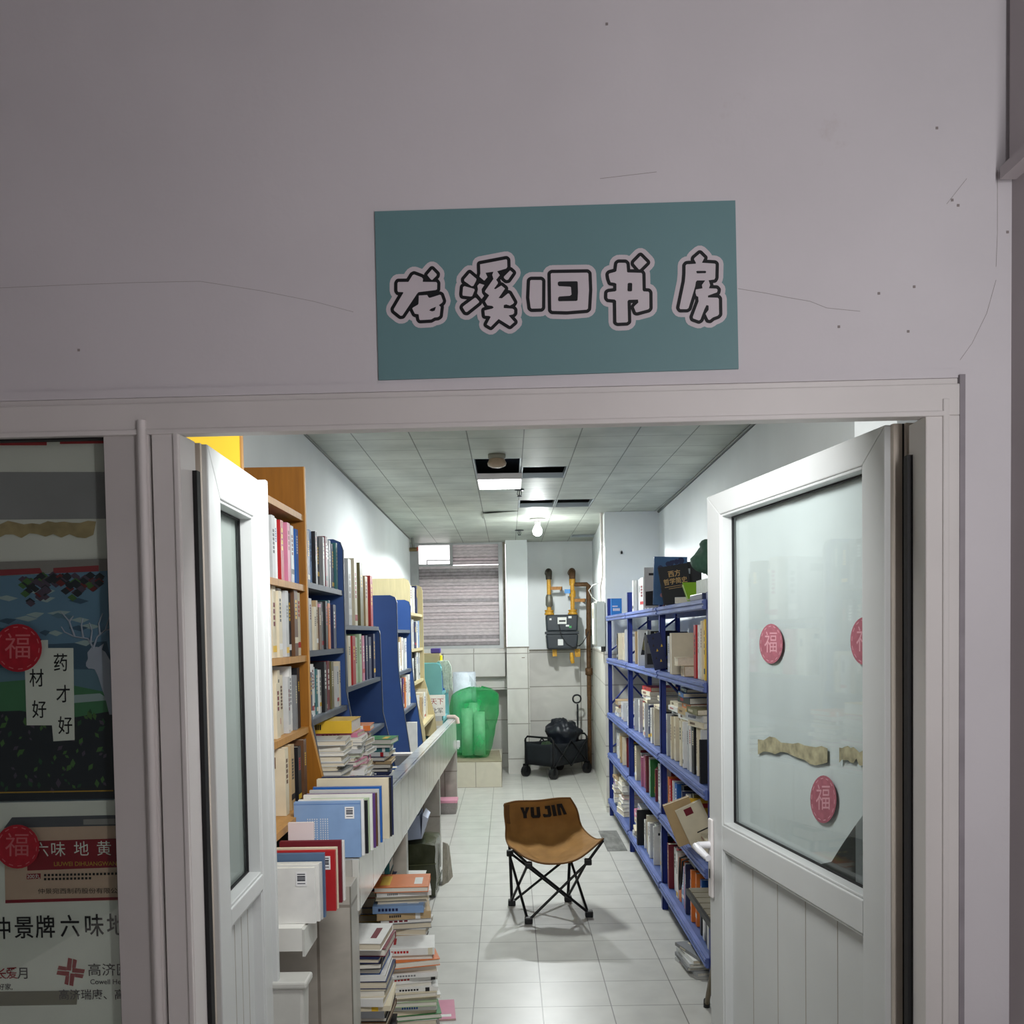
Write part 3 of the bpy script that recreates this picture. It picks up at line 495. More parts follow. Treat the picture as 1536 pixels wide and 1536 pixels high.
def blade(z, x0, x1, a):
    c, s = math.cos(a) * .021, math.sin(a) * .021
    b.hexa([(x0, YB + .03 - s, z + c), (x1, YB + .03 - s, z + c + rr.uniform(-.002, .002)), (x1, YB + .03 + s, z - c), (x0, YB + .03 + s, z - c)], [(x0, YB + .034 - s, z + c), (x1, YB + .034 - s, z + c), (x1, YB + .034 + s, z - c), (x0, YB + .034 + s, z - c)], rr.choice([0, 0, 1])); b.box((x0, YB + .03 + s - .002, z - c - .005), (x1, YB + .03 + s + .001, z - c + .005), 2)
for i in range(24): blade(1.485 + i * .0385, -1.02, -.1, rr.choice([.2, .28, .32, .36, .5, .62]))
for i in range(6): blade(2.425 + i * .0385, -.625, -.1, rr.choice([.25, .32, .5, .7]))
b.build('louvre_blade', [mat('blade_grey', C(206, 194, 196), .45, .1, var=.16, scale=25, stretch=(1, 1, 4)), mat('blade_dark', C(158, 150, 152), .5, .1, var=.2, scale=25), mat('blade_shadow', C(74, 70, 72), .6, 0, var=.4, scale=18)], W2o)  # darkest colour paints the overlap shadow line below each blade
b = MB(); b.box((-1.02, YB + .05, 2.41), (-.66, YB + .054, 2.63)); b.build('window_pane', glass('back_glass', (.97, .97, .97), .04), W2o)
b = MB(); b.box((-.93, YB + .04, 2.452), (-.66, YB + .05, 2.462)); b.box((-.93, YB + .04, 2.41), (-.92, YB + .05, 2.46)); b.build('glazing_bar', m_alu, W2o)
# little valve on the wall by the window
L = empty('wall_valve', 'brass pipe valve under the ceiling beside the window', 'valve', (-1.025, 10.33, 2.53)); m_br = mat('old_brass', C(120, 104, 70), .5, .5, var=.2, scale=30)
MB().tube([(.0, 0, .12), (.012, 0, .02), (.02, 0, 0)], .016, 8).build('pipe', mat('grey_pipe', C(130, 132, 128), .5, .2, var=.1), L); MB().tube([(-.03, -.02, -.005), (.05, -.02, -.005)], .022, 10).build('valve_body', m_br, L); MB().box((.05, -.03, -.02), (.062, -.01, .02)).build('handle', mP('valve_red', C(160, 60, 50)), L)
# tiled step in the corner
st_ = struct(MB().box((-1.05, 9.8, 0), (-.088, 10.94, .262)).build('trim_4', tiles('step_tile', C(204, 198, 180), C(150, 144, 130), .27, .5, (-.09, 0, 0), .004, .3, 'xz', vein=True, var=.08)))
b = MB(); b.hexa([(-.60, 9.83, .263), (-.09, 9.82, .263), (-.12, 10.6, .263), (-.62, 10.6, .263)], [(-.60, 9.83, .27), (-.085, 9.815, .268), (-.12, 10.6, .29), (-.62, 10.6, .27)])
tag(b.build('cardboard_sheet', mat('cardboard', C(150, 140, 118), .8, var=.1)), 'flattened grey brown cardboard sheet on the tiled step', 'cardboard')
# ------------------------------------------------------------------ gas meter and its pipes
G = empty('gas_meter', 'black boxy gas meter hanging on yellow pipes on the back wall', 'gas meter', (.608, 10.74, 1.6)); m_ye = mat('gas_yellow', C(186, 138, 40), .5, var=.2, scale=40); m_rust = mat('rusty_pipe', C(92, 66, 40), .6, .2, var=.3, scale=40)
b = MB()
for z0, z1, i in ((-.19, -.02, .012), (.012, .2, .006)):
    b.hexa([(-.18 + i, -.09, z0), (.18 - i, -.09, z0), (.18 - i, .09, z0), (-.18 + i, .09, z0)], [(-.183, -.09, z1), (.183, -.09, z1), (.183, .09, z1), (-.183, .09, z1)])
m_meter = mat('meter_black', C(36, 42, 48), .4, var=.1, scale=10); b.build('meter_case', m_meter, G, bevel=.018)
b = MB(); b.box((-.188, -.096, -.02), (.188, .096, .012)); b.build('seam_band', m_meter, G, bevel=.004)
b = MB(); b.box((-.05, -.105, .095), (.05, -.088, .17)); b.build('counter_window', mat('dial_white', C(205, 205, 200), .4, var=.05), G); b = MB(); b.box((-.035, -.1062, .118), (.038, -.1052, .138)); b.build('dial', m_black, G)
b = MB()
for x, z, w_, h in ((-.13, .15, .012, .01), (.09, .17, .018, .012), (.06, .075, .018, .01), (-.02, -.11, .03, .035)): b.box((x - w_, -.0925, z - h), (x + w_, -.0895, z + h))
b.box((.078, -.0925, .048), (.105, -.0895, .072), 1); b.build('meter_label', [mat('label_white', C(205, 206, 204), .5, var=.03), mP('label_green', C(60, 150, 80))], G)
b = MB(); b.tube([(-.035, -.094, .09), (-.02, -.1, 0), (.0, -.1, -.06), (.05, -.1, -.13), (.12, -.1, -.17), (.19, -.1, -.15), (.22, -.08, -.13)], .006, 6); b.tube([(.19, -.1, -.16), (.23, -.08, -.12), (.29, -.03, -.03), (.3, 0, .0)], .005, 6); b.build('cable', m_black, G)
for s, lbl in ((-1, None), (1, None)):
    x = s * .135 - (.003 if s < 0 else .008)
    MB().lathe([(.0, .2), (.055, .2), (.055, .215), (.04, .235), (.05, .24), (.05, .255), (0, .255)], (x, 0, 0), 16).build('coupling', m_ye, G)
    b = MB(); b.tube([(x, 0, .25), (x, 0, .62)], .024, 12)
    b.lathe([(.036, .4), (.036, .47), (.026, .475)], (x, 0, 0), 8) if s > 0 else b.lathe([(.028, .29), (.04, .31), (.04, .4), (.03, .43)], (x, 0, 0), 8, 1)
    if s > 0: b.lathe([(.034, .53), (.036, .6), (.03, .61)], (x, 0, 0), 8)
    b.build('riser_pipe', [m_ye, mat('union_grey', C(110, 108, 98), .4, .5, var=.2, scale=30)], G)
    b = MB(); b.tube([(x, 0, .60), (x, .0, .66), (x, .03, .69), (x, .31, .69)], [.034, .038, .04, .034], 12); b.build('elbow', m_rust if s > 0 else mat('dark_iron', C(60, 54, 46), .6, .3, var=.2), G)
    b = MB(); zz = .5 if s < 0 else .36; b.box((x + .02, -.02, zz - .018), (x + .15, -.005, zz + .018)); b.box((x + .14, -.02, zz - .016), (x + .15, .315, zz + .016)); b.build('bracket', mat('bracket_rust', C(150, 104, 50), .6, .2, var=.3, scale=40), G)
    b = MB(); b.box((x + (-.02 if s < 0 else -.03) + .05, .0, -.27 if s < 0 else -.28), (x + .08, .05, -.19)); b.build('bracket', m_ye, G)
b = MB(); b.tube([(.105, -.055, -.23), (.108, -.06, -.3), (.118, -.06, -.35)], [.022, .026, .02], 6); b.build('hanging_tag', m_ye, G)
b = MB(); b.box((.035, -.05, .44), (.1, -.02, .485)); b.build('tag_plate', mP('tag_blue', C(80, 140, 200)), G)
b = MB(); b.tube([(.13, 0, .55), (.16, -.01, .54), (.29, .02, .54), (.312, .04, .52), (.316, .06, .45), (.316, .16, -.2), (.316, .16, -.74)], [.022, .024, .026, .028, .028, .026, .026], 12); b.lathe([(.026, -.5), (.042, -.49), (.042, -.42), (.026, -.41)], (.316, .16, 0), 12); b.lathe([(.027, -.05), (.036, -.04), (.036, .03), (.027, .04)], (.316, .16, 0), 12); b.tube([(.316, .16, -.74), (.316, .2, -1.58)], .024, 12)
b.build('rusty_pipe', m_rust, G)
# ------------------------------------------------------------------ electrical box and conduit on the pillar
E_ = empty('fuse_box', 'pale grey electrical box on the pillar at the far end of the blue rack', 'electrical box', (.856, 8.44, 1.67)); m_bx = mat('box_grey', C(206, 210, 200), .4, var=.04)
b = MB(); b.box((-.075, -.1, -.2), (-.0, .13, .2)); b.build('box_body', m_bx, E_, bevel=.005); b = MB(); b.box((-.098, -.085, -.185), (-.0755, .11, .19)); b.build('box_door', m_bx, E_, bevel=.006)
b = MB(); b.box((-.1, -.05, .05), (-.0975, .06, .14)); b.build('door_window', mat('box_window', C(150, 140, 120), .3, var=.1), E_); b = MB(); b.box((-.1, -.06, -.1), (-.0975, .07, -.02)); b.build('door_label', m_paper, E_)
b = MB()
for dx, dy in ((-.014, -.04), (-.014, .0)): b.tube([(.0 + dx, dy, .98), (.0 + dx, dy, .42), (dx - .018, dy, .33), (dx - .018, dy, .2)], .011, 8)
b.build('conduit', mat('conduit_white', C(214, 206, 198), .5, var=.05), E_)
b = MB(); b.tube([(-.05, .05, .2), (-.1, .04, .24), (-.13, .03, .3), (-.09, .02, .35), (-.035, .0, .36)], .004, 6); b.build('loose_cable', mat('cable_grey', C(190, 190, 186), .5, var=0), E_)
b = MB(); b.tube([(-.012, -.02, -.2), (-.012, -.02, -.25)], .02, 8); b.build('cable_entry', m_concrete, E_)
tag(MB().box((1.0, 8.325, 2.28), (1.015, 8.349, 2.3)).tube([(1.007, 8.33, 2.29), (1.007, 8.31, 2.305)], .004, 5).build('wall_hook', m_black), 'tiny dark hook high on the white pillar', 'hook')
# ================================================================== tiled counter along the left wall
rimz = lambda y: .967 - .0302 * (y - 3.62)
aprz = lambda y: .677 - .0315 * (y - 4.35)
slabz = lambda y: rimz(y) - .15
K = empty('tiled_counter', 'long pale tiled market counter with trough top along the bookcase wall', 'counter', (-.75, 5.8, 0)); KI = Matrix.Translation((.75, -5.8, 0))
def kb(b, name, m, **k): o = b.build(name, m, K, **k); o.matrix_local = KI; return o
Y0, Y1 = 3.0, 8.67
b = MB(); b.hexa([(-.51, Y0, aprz(Y0)), (-.49, Y0, aprz(Y0)), (-.49, Y1, aprz(Y1)), (-.51, Y1, aprz(Y1))], [(-.51, Y0, rimz(3.46) - .10), (-.49, Y0, rimz(3.46) - .10), (-.49, 3.46, rimz(3.46) - .10), (-.51, 3.46, rimz(3.46) - .10)])
b = MB()
for ya, yb_, za, zb_ in ((Y0, 3.47, .885, .875), (3.47, Y1, rimz(3.47), rimz(Y1))):
    b.hexa([(-.51, ya, aprz(ya)), (-.49, ya, aprz(ya)), (-.49, yb_, aprz(yb_)), (-.51, yb_, aprz(yb_))], [(-.51, ya, za), (-.49, ya, za), (-.49, yb_, zb_), (-.51, yb_, zb_)])
kb(b, 'front_panel', m_counter)
b = MB(); b.hexa([(-.56, 3.47, rimz(3.47)), (-.487, 3.47, rimz(3.47)), (-.487, Y1, rimz(Y1)), (-.56, Y1, rimz(Y1))], [(-.56, 3.47, rimz(3.47) + .01), (-.487, 3.47, rimz(3.47) + .01), (-.487, Y1, rimz(Y1) + .01), (-.56, Y1, rimz(Y1) + .01)]); kb(b, 'rim', m_rim)
b = MB(); b.hexa([(-.56, 3.47, slabz(3.47)), (-.55, 3.47, slabz(3.47)), (-.55, Y1, slabz(Y1)), (-.56, Y1, slabz(Y1))], [(-.56, 3.47, rimz(3.47)), (-.55, 3.47, rimz(3.47)), (-.55, Y1, rimz(Y1)), (-.56, Y1, rimz(Y1))]); b.box((-.551, 3.47, slabz(3.47) - .02), (-.5105, 3.49, rimz(3.49))); kb(b, 'rim_wall', mat('grey_tile', C(150, 148, 142), .4, var=.12, scale=6))
b = MB(); b.hexa([(LW(Y0) + .005, Y0, .8), (-.511, Y0, .8), (-.511, 3.47, .79), (LW(3.47) + .005, 3.47, .79)], [(LW(Y0) + .005, Y0, .884), (-.511, Y0, .884), (-.511, 3.47, .875), (LW(3.47) + .005, 3.47, .875)])
b.hexa([(LW(3.47) + .005, 3.471, slabz(3.47) - .08), (-.511, 3.471, slabz(3.47) - .08), (-.511, Y1, slabz(Y1) - .08), (LW(Y1) + .005, Y1, slabz(Y1) - .08)], [(LW(3.47) + .005, 3.471, slabz(3.47)), (-.511, 3.471, slabz(3.47)), (-.511, Y1, slabz(Y1)), (LW(Y1) + .005, Y1, slabz(Y1))])
kb(b, 'counter_slab', mat('slab_tile', C(168, 166, 160), .4, var=.1, scale=5))
m_sidet = tiles('leg_side_tile', C(184, 182, 174), C(124, 120, 110), .3, .42, (2.88, -.07, 0), .006, .35, 'yz', vein=True, var=.16)
for ya, yb_, xr in ((2.88, 3.0, -.5), (4.36, 4.43, -.492), (6.46, 6.53, -.492), (8.60, 8.669, -.492)):
    zt = aprz(ya) - .001 if ya > 3 else .83
    b = MB(); b.box((LW(ya) + .01, ya, 0), (xr, yb_, zt)); kb(b, 'support_wall', m_legtile)
    b = MB(); b.box((xr, ya, 0), (xr + .004, yb_ + (.02 if ya < 3 else 0), zt)); kb(b, 'edge_tile', m_sidet)
b = MB(); b.box((LW(6) + .01, 5.72, slabz(6.2)), (-.57, 5.78, slabz(6.2) + .13)); b.box((LW(6) + .01, 5.71, slabz(6.2) + .13), (-.565, 5.79, slabz(6.2) + .142), 1); kb(b, 'trough_divider', [MATS['grey_tile'], MATS['conduit_white']])
# end cap of the rim and a small socket
b = MB(); b.tube([(-.572, 8.62, rimz(8.62) + .03), (-.5, 8.62, rimz(8.62) + .03), (-.475, 8.6, rimz(8.6) + .012), (-.47, 8.59, rimz(8.6) - .03)], .018, 8); kb(b, 'rolled_lip', mat('lip', C(196, 176, 164), .5, var=.1))
tag(MB().box((-.488, 8.66, .56), (-.46, 8.70, .62)).box((-.487, 8.665, .545), (-.47, 8.69, .56)).build('wall_socket', m_pvc2), 'small cream socket at the far end of the tiled counter', 'socket')
# nearer, separate piece of counter next to the door
N = empty('tiled_counter', 'short end piece of the tiled counter right behind the narrow door leaf', 'counter', (-.8, 2.6, 0)); NI = Matrix.Translation((.8, -2.6, 0))
def nb(b, name, m): o = b.build(name, m, N); o.matrix_local = NI; return o
b = MB(); b.box((LW(2.7) + .01, 2.50, .76), (-.563, 2.66, .822)); b.box((LW(2.8) + .01, 2.66, .76), (-.62, 2.875, .822)); nb(b, 'counter_slab', mat('slab_white', C(222, 222, 216), .35, var=.04))
b = MB(); b.box((-.5632, 2.50, .745), (-.556, 2.66, .818)); nb(b, 'front_panel', m_counter)
b = MB(); b.box((-1.0, 2.56, 0), (-.78, 2.66, .76)); nb(b, 'support_wall', m_legtile)
# ================================================================== bookcases on the counter
def bookcase(name, label, ya, yb_, zb_, zt, prof, shelves, mside, mshelf, mback, mnear=None, edge=None, topz=None, sq=False):
    """prof: front edge as (z, x) from the bottom up"""
    t = .018; o = empty(name, label, 'bookcase', (-.9, (ya + yb_) / 2, zb_), 'bookcases along the wall')
    I = o.matrix_world.inverted(); I = Matrix.Translation((.9, -(ya + yb_) / 2, -zb_))
    def px(z):
        for (z0, x0), (z1, x1) in zip(prof, prof[1:]):
            if z0 <= z <= z1: return x0 + (x1 - x0) * (z - z0) / (z1 - z0)
        return prof[-1][1] if z > prof[-1][0] else prof[0][1]
    for i, y in enumerate((ya, yb_ - t)):
        xb = LW(y) + .012; poly = [(xb, zb_)] + [(x, max(z, zb_)) for z, x in prof if z < zt - .05] + ([(px(zt), zt)] if sq else [(px(zt) , zt - .05), (px(zt) - .012, zt - .014), (px(zt) - .045, zt)]) + [(xb, zt)]
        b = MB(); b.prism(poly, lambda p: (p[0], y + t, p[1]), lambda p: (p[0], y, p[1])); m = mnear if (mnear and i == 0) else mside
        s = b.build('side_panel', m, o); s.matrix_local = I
        if edge:
            b = MB(); e = poly[1:-1]
            for p, q in zip(e, e[1:]): b.hexa([(p[0] - .001, y - .001, p[1]), (p[0] + .003, y - .001, p[1]), (p[0] + .003, y + t + .001, p[1]), (p[0] - .001, y + t + .001, p[1])], [(q[0] - .001, y - .001, q[1]), (q[0] + .003, y - .001, q[1]), (q[0] + .003, y + t + .001, q[1]), (q[0] - .001, y + t + .001, q[1])])
            s = b.build('edge_band', edge, o); s.matrix_local = I
    for z in shelves:
        b = MB(); x1 = px(z) - .004; b.box((LW(yb_) + .012, ya + t, z - .02), (x1 - .012, yb_ - t, z)); b.box((x1 - .012, ya + t, z - .022), (x1, yb_ - t, z), 1)
        s = b.build('shelf', [mshelf, edge or mshelf], o); s.matrix_local = I
    b = MB(); b.hexa([(LW(ya) + .004, ya + t, zb_ + .05), (LW(ya) + .012, ya + t, zb_ + .05), (LW(yb_) + .012, yb_ - t, zb_ + .05), (LW(yb_) + .004, yb_ - t, zb_ + .05)], [(LW(ya) + .004, ya + t, topz or zt - .02), (LW(ya) + .012, ya + t, topz or zt - .02), (LW(yb_) + .012, yb_ - t, topz or zt - .02), (LW(yb_) + .004, yb_ - t, topz or zt - .02)])
    s = b.build('back_panel', mback, o); s.matrix_local = I
    o['_px'] = 0; del o['_px']; return px
wd = lambda n, c, v=.12: mat(n, c, .5, var=v, scale=14, stretch=(6, 6, .5), bump=.03)
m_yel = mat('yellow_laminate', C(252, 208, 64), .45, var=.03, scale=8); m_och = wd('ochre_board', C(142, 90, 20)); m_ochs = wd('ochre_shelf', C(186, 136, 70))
m_blu = mat('blue_laminate', C(44, 78, 138), .5, var=.05, scale=10); m_gre = mat('dark_edge', C(58, 68, 84), .5, var=.1); m_grs = mat('grey_shelf', C(104, 114, 126), .5, var=.08)
m_crm = wd('cream_board', C(206, 192, 148), .06); m_blc = mat('light_blue_laminate', C(50, 104, 152), .5, var=.04); m_tea = mat('teal_laminate', C(106, 166, 166), .5, var=.04); m_tea2 = mat('pale_teal', C(128, 188, 198), .5, var=.04)
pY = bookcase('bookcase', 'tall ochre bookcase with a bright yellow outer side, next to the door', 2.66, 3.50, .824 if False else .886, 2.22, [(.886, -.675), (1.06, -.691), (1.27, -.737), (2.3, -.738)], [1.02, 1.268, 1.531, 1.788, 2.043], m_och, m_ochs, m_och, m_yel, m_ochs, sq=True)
pB = bookcase('bookcase', 'dark blue bookcase with rounded top, full of book spines, beside the ochre one', 3.505, 4.34, slabz(3.505) + .003, 2.04, [(slabz(3.5), -.66), (1.0, -.69), (1.25, -.73), (1.35, -.746), (2.1, -.746)], [1.285, 1.545, 1.806], m_blu, m_grs, m_blu, None, m_gre)
pC = bookcase('bookcase', 'blue bookcase with grey and red tall books standing on its top shelf', 4.36, 5.56, slabz(4.36) + .003, 1.66, [(slabz(4.36), -.672), (.95, -.70), (1.15, -.744), (1.75, -.753)], [1.087, 1.358, 1.651], m_blu, m_grs, m_blu, None, m_gre)
pD = bookcase('bookcase', 'narrow blue bookcase with a wide plain blue side panel', 6.3, 7.2, slabz(6.3) + .003, 1.866, [(slabz(6.3), -.66), (.88, -.676), (1.21, -.72), (1.4, -.738), (1.9, -.738)], [1.083, 1.348, 1.637], m_blu, m_grs, m_blc, None, m_gre)
pE = bookcase('bookcase', 'cream bookcase between the blue ones and the teal one', 7.22, 8.3, slabz(7.22) + .003, 2.031, [(slabz(7.22), -.64), (.9, -.657), (1.21, -.742), (2.1, -.745)], [.9, 1.22, 1.489, 1.775], m_crm, m_crm, m_crm, None, m_crm)
pT = bookcase('bookcase', 'low teal bookcase at the far end of the counter', 8.36, 9.2, slabz(8.36) + .003, 1.345, [(slabz(8.36), -.585), (1.36, -.60)], [.83, 1.071, 1.29], m_tea, m_tea2, m_tea2, None, m_tea)
# ================================================================== blue steel rack
m_rk = mat('rack_blue', C(26, 46, 122), .45, var=.08, scale=10); m_rkb = mat('beam_blue', C(96, 112, 168), .5, var=.22, scale=16, stretch=(1, .35, 3)); m_dk = mat('deck_blue', C(66, 86, 140), .5, var=.1)
XF, XR_ = .862, 1.235; UY = [4.10, 5.40, 6.83, 8.20]; LV = [.155, .553, .90, 1.372, 1.735]
R_ = empty('steel_rack', 'long blue steel rack crammed with books facing the counter', 'rack', (1.05, 6.15, 0)); RI_ = Matrix.Translation((-1.05, -6.15, 0))
def rb(b, name, m): o = b.build(name, m, R_); o.matrix_local = RI_; return o
for i, y in enumerate(UY):
    for x in (XF, XR_ - .03):
        zt = 1.885 if i == 3 else (1.88 if i == 2 else 1.765); b = MB(); b.box((x, y - .02, 0), (x + .004, y + .02, zt)); b.box((x, y - .02, 0), (x + .032, y - .016, zt)); b.box((x, y + .016, 0), (x + .032, y + .02, zt)); rb(b, 'upright', m_rk)
    b = MB()
    for k, (za, zb_) in enumerate(((1.68, 1.44), (1.33, .98), (.85, .6), (.5, .22))):
        s = k % 2; b.tube([(XF + .03, y, za if s else zb_), (XR_ - .03, y, zb_ if s else za)], .008, 6); b.tube([(XF + .03, y, zb_ if s else za), (XR_ - .03, y, za if s else zb_)], .008, 6) if k == 1 else None
    rb(b, 'cross_brace', m_rk)
for ya, yb_ in zip(UY, UY[1:]):
    for z in LV:
        for x in (XF - .012, XR_ - .02):
            b = MB(); b.box((x, ya + .02, z - .045), (x + .02, yb_ - .02, z)); b.box((x - .006, ya + .022, z - .018), (x, yb_ - .022, z - .006)); b.box((x - .005, ya + .022, z - .04), (x, yb_ - .022, z - .03)); rb(b, 'shelf_beam', m_rkb)
        b = MB(); b.box((XF + .009, ya + .02, z - .012), (XR_ - .021, yb_ - .02, z - .001)); rb(b, 'shelf_deck', m_dk)
# ================================================================== camp chair
Q = empty('camp_chair', 'brown canvas folding chair with black frame alone in the aisle', 'chair', (.2, 5.4, 0)); QI = Matrix.Translation((-.2, -5.4, 0))
def qb(b, name, m, **k): o = b.build(name, m, Q, **k); o.matrix_local = QI; return o
m_can = mat('brown_canvas', C(146, 106, 54), .85, var=.16, scale=9, bump=.7, bscale=11)
rowsp = [[(757, 1206, 5.60), (775, 1202, 5.63), (806, 1201, 5.65), (836, 1197.5, 5.66), (855, 1197, 5.66)],
         [(757, 1222, 5.585), (775, 1222, 5.64), (808, 1221, 5.68), (842, 1218, 5.68), (865, 1214, 5.65)],
         [(759, 1240, 5.57), (777, 1243, 5.63), (810, 1243, 5.68), (846, 1240, 5.67), (871, 1237, 5.63)],
         [(759, 1256, 5.54), (779, 1262, 5.57), (812, 1264, 5.60), (850, 1259, 5.58), (881, 1250, 5.55)],
         [(762, 1266, 5.47), (783, 1277, 5.42), (816, 1282, 5.42), (856, 1275, 5.42), (892, 1258, 5.42)],
         [(766, 1271, 5.38), (788, 1285, 5.27), (821, 1292.5, 5.24), (862, 1284, 5.27), (900, 1259, 5.34)],
         [(770, 1273, 5.34), (792, 1288, 5.19), (824, 1296, 5.13), (866, 1289, 5.16), (905, 1258, 5.28)]]
R3 = [[at(x, y, 1, d) for x, y, d in r] for r in rowsp]
def cat(p0, p1, p2, p3, t): return .5 * ((2 * p1) + (-p0 + p2) * t + (2 * p0 - 5 * p1 + 4 * p2 - p3) * t * t + (-p0 + 3 * p1 - 3 * p2 + p3) * t ** 3)
def ev1(L_, t):
    n = len(L_) - 1; x = min(max(t, 0), 1) * n; i = min(int(x), n - 1); g = lambda k: L_[min(max(k, 0), n)]; return cat(g(i - 1), g(i), g(i + 1), g(i + 2), x - i)
def surf(s, t): return ev1([ev1(r, s) for r in R3], t)
rr = random.Random(8); b = MB(); rows = []
for i in range(31):
    r_ = []
    for j in range(25):
        s, t = j / 24, i / 30; p = surf(s, t); n_ = (surf(min(s + .02, 1), t) - surf(max(s - .02, 0), t)).cross(surf(s, min(t + .02, 1)) - surf(s, max(t - .02, 0))).normalized()
        e = min(1, 6 * min(s, 1 - s)) * min(1, 5 * min(t, 1 - t)); r_.append(p + n_ * e * (.009 * math.sin(13 * s + 5 * t) * math.cos(5 * s * t + 1) + .008 * math.sin(23 * s - 9 * t + 2) * math.sin(4 * t + 6 * s)))
    rows.append(r_)
b.grid(rows); qb(b, 'canvas_seat', m_can, solid=.006, sub=1)
b = MB(); ed = [rows[i][0] for i in range(31)] + rows[30][1:-1] + [rows[i][24] for i in range(30, -1, -1)] + rows[0][-2:0:-1]; b.tube(ed, .0055, 8, closed=True); qb(b, 'hem', mat('canvas_hem', C(112, 78, 40), .85, var=.1))
b = MB(); b.grid([[surf(s, t) + Vector((0, -.0075, 0)) for s in (.02, .06, .1, .13)] for t in (.03, .1, .17, .24, .28)]); qb(b, 'corner_patch', mat('canvas_patch', C(104, 72, 38), .85, var=.08))
LT = {'Y': [[(0, 0), (.38, 0), (.5, .38), (.62, 0), (1, 0), (.68, .62), (.68, 1), (.32, 1), (.32, .62)]], 'U': [[(0, 0), (.36, 0), (.36, .74), (.62, .74), (.62, 0), (1, 0), (1, .84), (.84, 1), (.16, 1), (0, .84)]],
      'J': [[(.34, 0), (1, 0), (1, .84), (.84, 1), (.1, 1), (0, .86), (0, .68), (.3, .68), (.32, .74), (.6, .74), (.6, .26), (.34, .26)]], 'I': [[(0, 0), (1, 0), (1, 1), (0, 1)]],
      'A': [[(.1, 0), (.78, 0), (1, 1), (.62, 1), (.52, .42), (.44, .3), (.38, .3), (.38, 1), (0, 1)]]}
b = MB()
for ch, s0, s1, t0, t1 in (('Y', .30, .405, .085, .205), ('U', .415, .52, .085, .205), ('J', .545, .635, .082, .205), ('I', .65, .69, .08, .2), ('A', .705, .815, .075, .195)):
    for pl_ in LT[ch]:
        pts = [(s0 + (s1 - s0) * x, t0 + (t1 - t0) * y) for x, y in pl_]; b.poly([surf(*p) + Vector((0, -.0115, 0)) for p in pts])
qb(b, 'lettering', m_ink)
foot = {'FL': Vector((.088, 5.165, 0)), 'FR': Vector((.43, 5.27, 0)), 'BL': Vector((-.003, 5.516, 0)), 'BR': Vector((.331, 5.58, 0))}
hub = {'FL': at(793, 1297, 1, 5.2), 'FR': at(882, 1292, 1, 5.25), 'BL': at(765, 1279, 1, 5.52), 'BR': at(855, 1283, 1, 5.58)}
up = Vector((0, 0, .02)); m_tb = mat('black_steel', C(18, 19, 22), .4, .3, var=0)
for a, c in (('FL', 'FR'), ('FR', 'FL'), ('BL', 'FL'), ('FL', 'BL'), ('BR', 'FR'), ('FR', 'BR'), ('BL', 'BR'), ('BR', 'BL')):
    b = MB(); p, q = foot[a] + up, hub[c]; off = (q - p).cross(Vector((0, 0, 1))).normalized() * (.006 if a < c else -.006); b.tube([p + off, q + off], .0078, 8); qb(b, 'cross_leg', m_tb)
for k, top in (('BL', R3[0][0]), ('BR', R3[0][4])): b = MB(); b.tube([foot[k] + up, hub[k] + Vector((0, .02, 0)), hub[k].lerp(top, .25) + Vector((0, .09, 0)), hub[k].lerp(top, .7) + Vector((0, .11, 0)), top + Vector((0, .03, -.012))], .009, 8); qb(b, 'back_post', m_tb)
for k, tip in (('FL', R3[6][0]), ('FR', R3[6][4])): b = MB(); b.tube([hub[k], tip + Vector((0, .01, -.012))], .008, 8); qb(b, 'seat_strut', m_tb)
for k in foot:
    b = MB(); f = foot[k]; b.box((f.x - .022, f.y - .022, 0), (f.x + .022, f.y + .022, .035)); qb(b, 'rubber_foot', m_black, bevel=.006)
    b = MB(); h = hub[k]; b.box((h.x - .02, h.y - .02, h.z - .02), (h.x + .02, h.y + .02, h.z + .015)); qb(b, 'joint', m_black, bevel=.006)
# ================================================================== folding wagon
WG = empty('folding_wagon', 'black folding wagon with pull handle in front of the back wall', 'wagon', M=Matrix.Translation((.523, 10.615, 0)) @ Matrix.Rotation(math.radians(48), 4, 'Z'))
m_cl = mat('black_cloth', C(20, 24, 30), .75, var=.15, scale=10, bump=.2, bscale=12); hl, hs = .30, .2
b = MB(); n = 9
for (x0, y0, x1, y1) in ((-hl, -hs, hl, -hs), (hl, -hs, hl, hs), (hl, hs, -hl, hs), (-hl, hs, -hl, -hs)):
    rows = []
    for i in range(5):
        z = .14 + .25 * i / 4; rows.append([(x0 + (x1 - x0) * j / n * 1, y0 + (y1 - y0) * j / n, z - (.02 * math.sin(PI * j / n) if i == 4 else 0)) for j in range(n + 1)])
    b.grid(rows)
b.add([(-hl, -hs, .14), (hl, -hs, .14), (hl, hs, .14), (-hl, hs, .14)], [(0, 1, 2, 3)]); b.build('cloth_basket', m_cl, WG, solid=.008)
b = MB()
for x in (-hl, hl):
    b.tube([(x, -hs, .1), (x, -hs, .42), (x, -hs + .03, .45), (x, hs - .03, .45), (x, hs, .42), (x, hs, .1)], .011, 8)
for y in (-hs - .012, hs + .012):
    for x0, x1 in ((-hl, 0), (0, hl)): b.tube([(x0, y, .12), (x1, y, .4)], .008, 6); b.tube([(x0, y, .4), (x1, y, .12)], .008, 6)
b.build('frame', m_tb, WG)
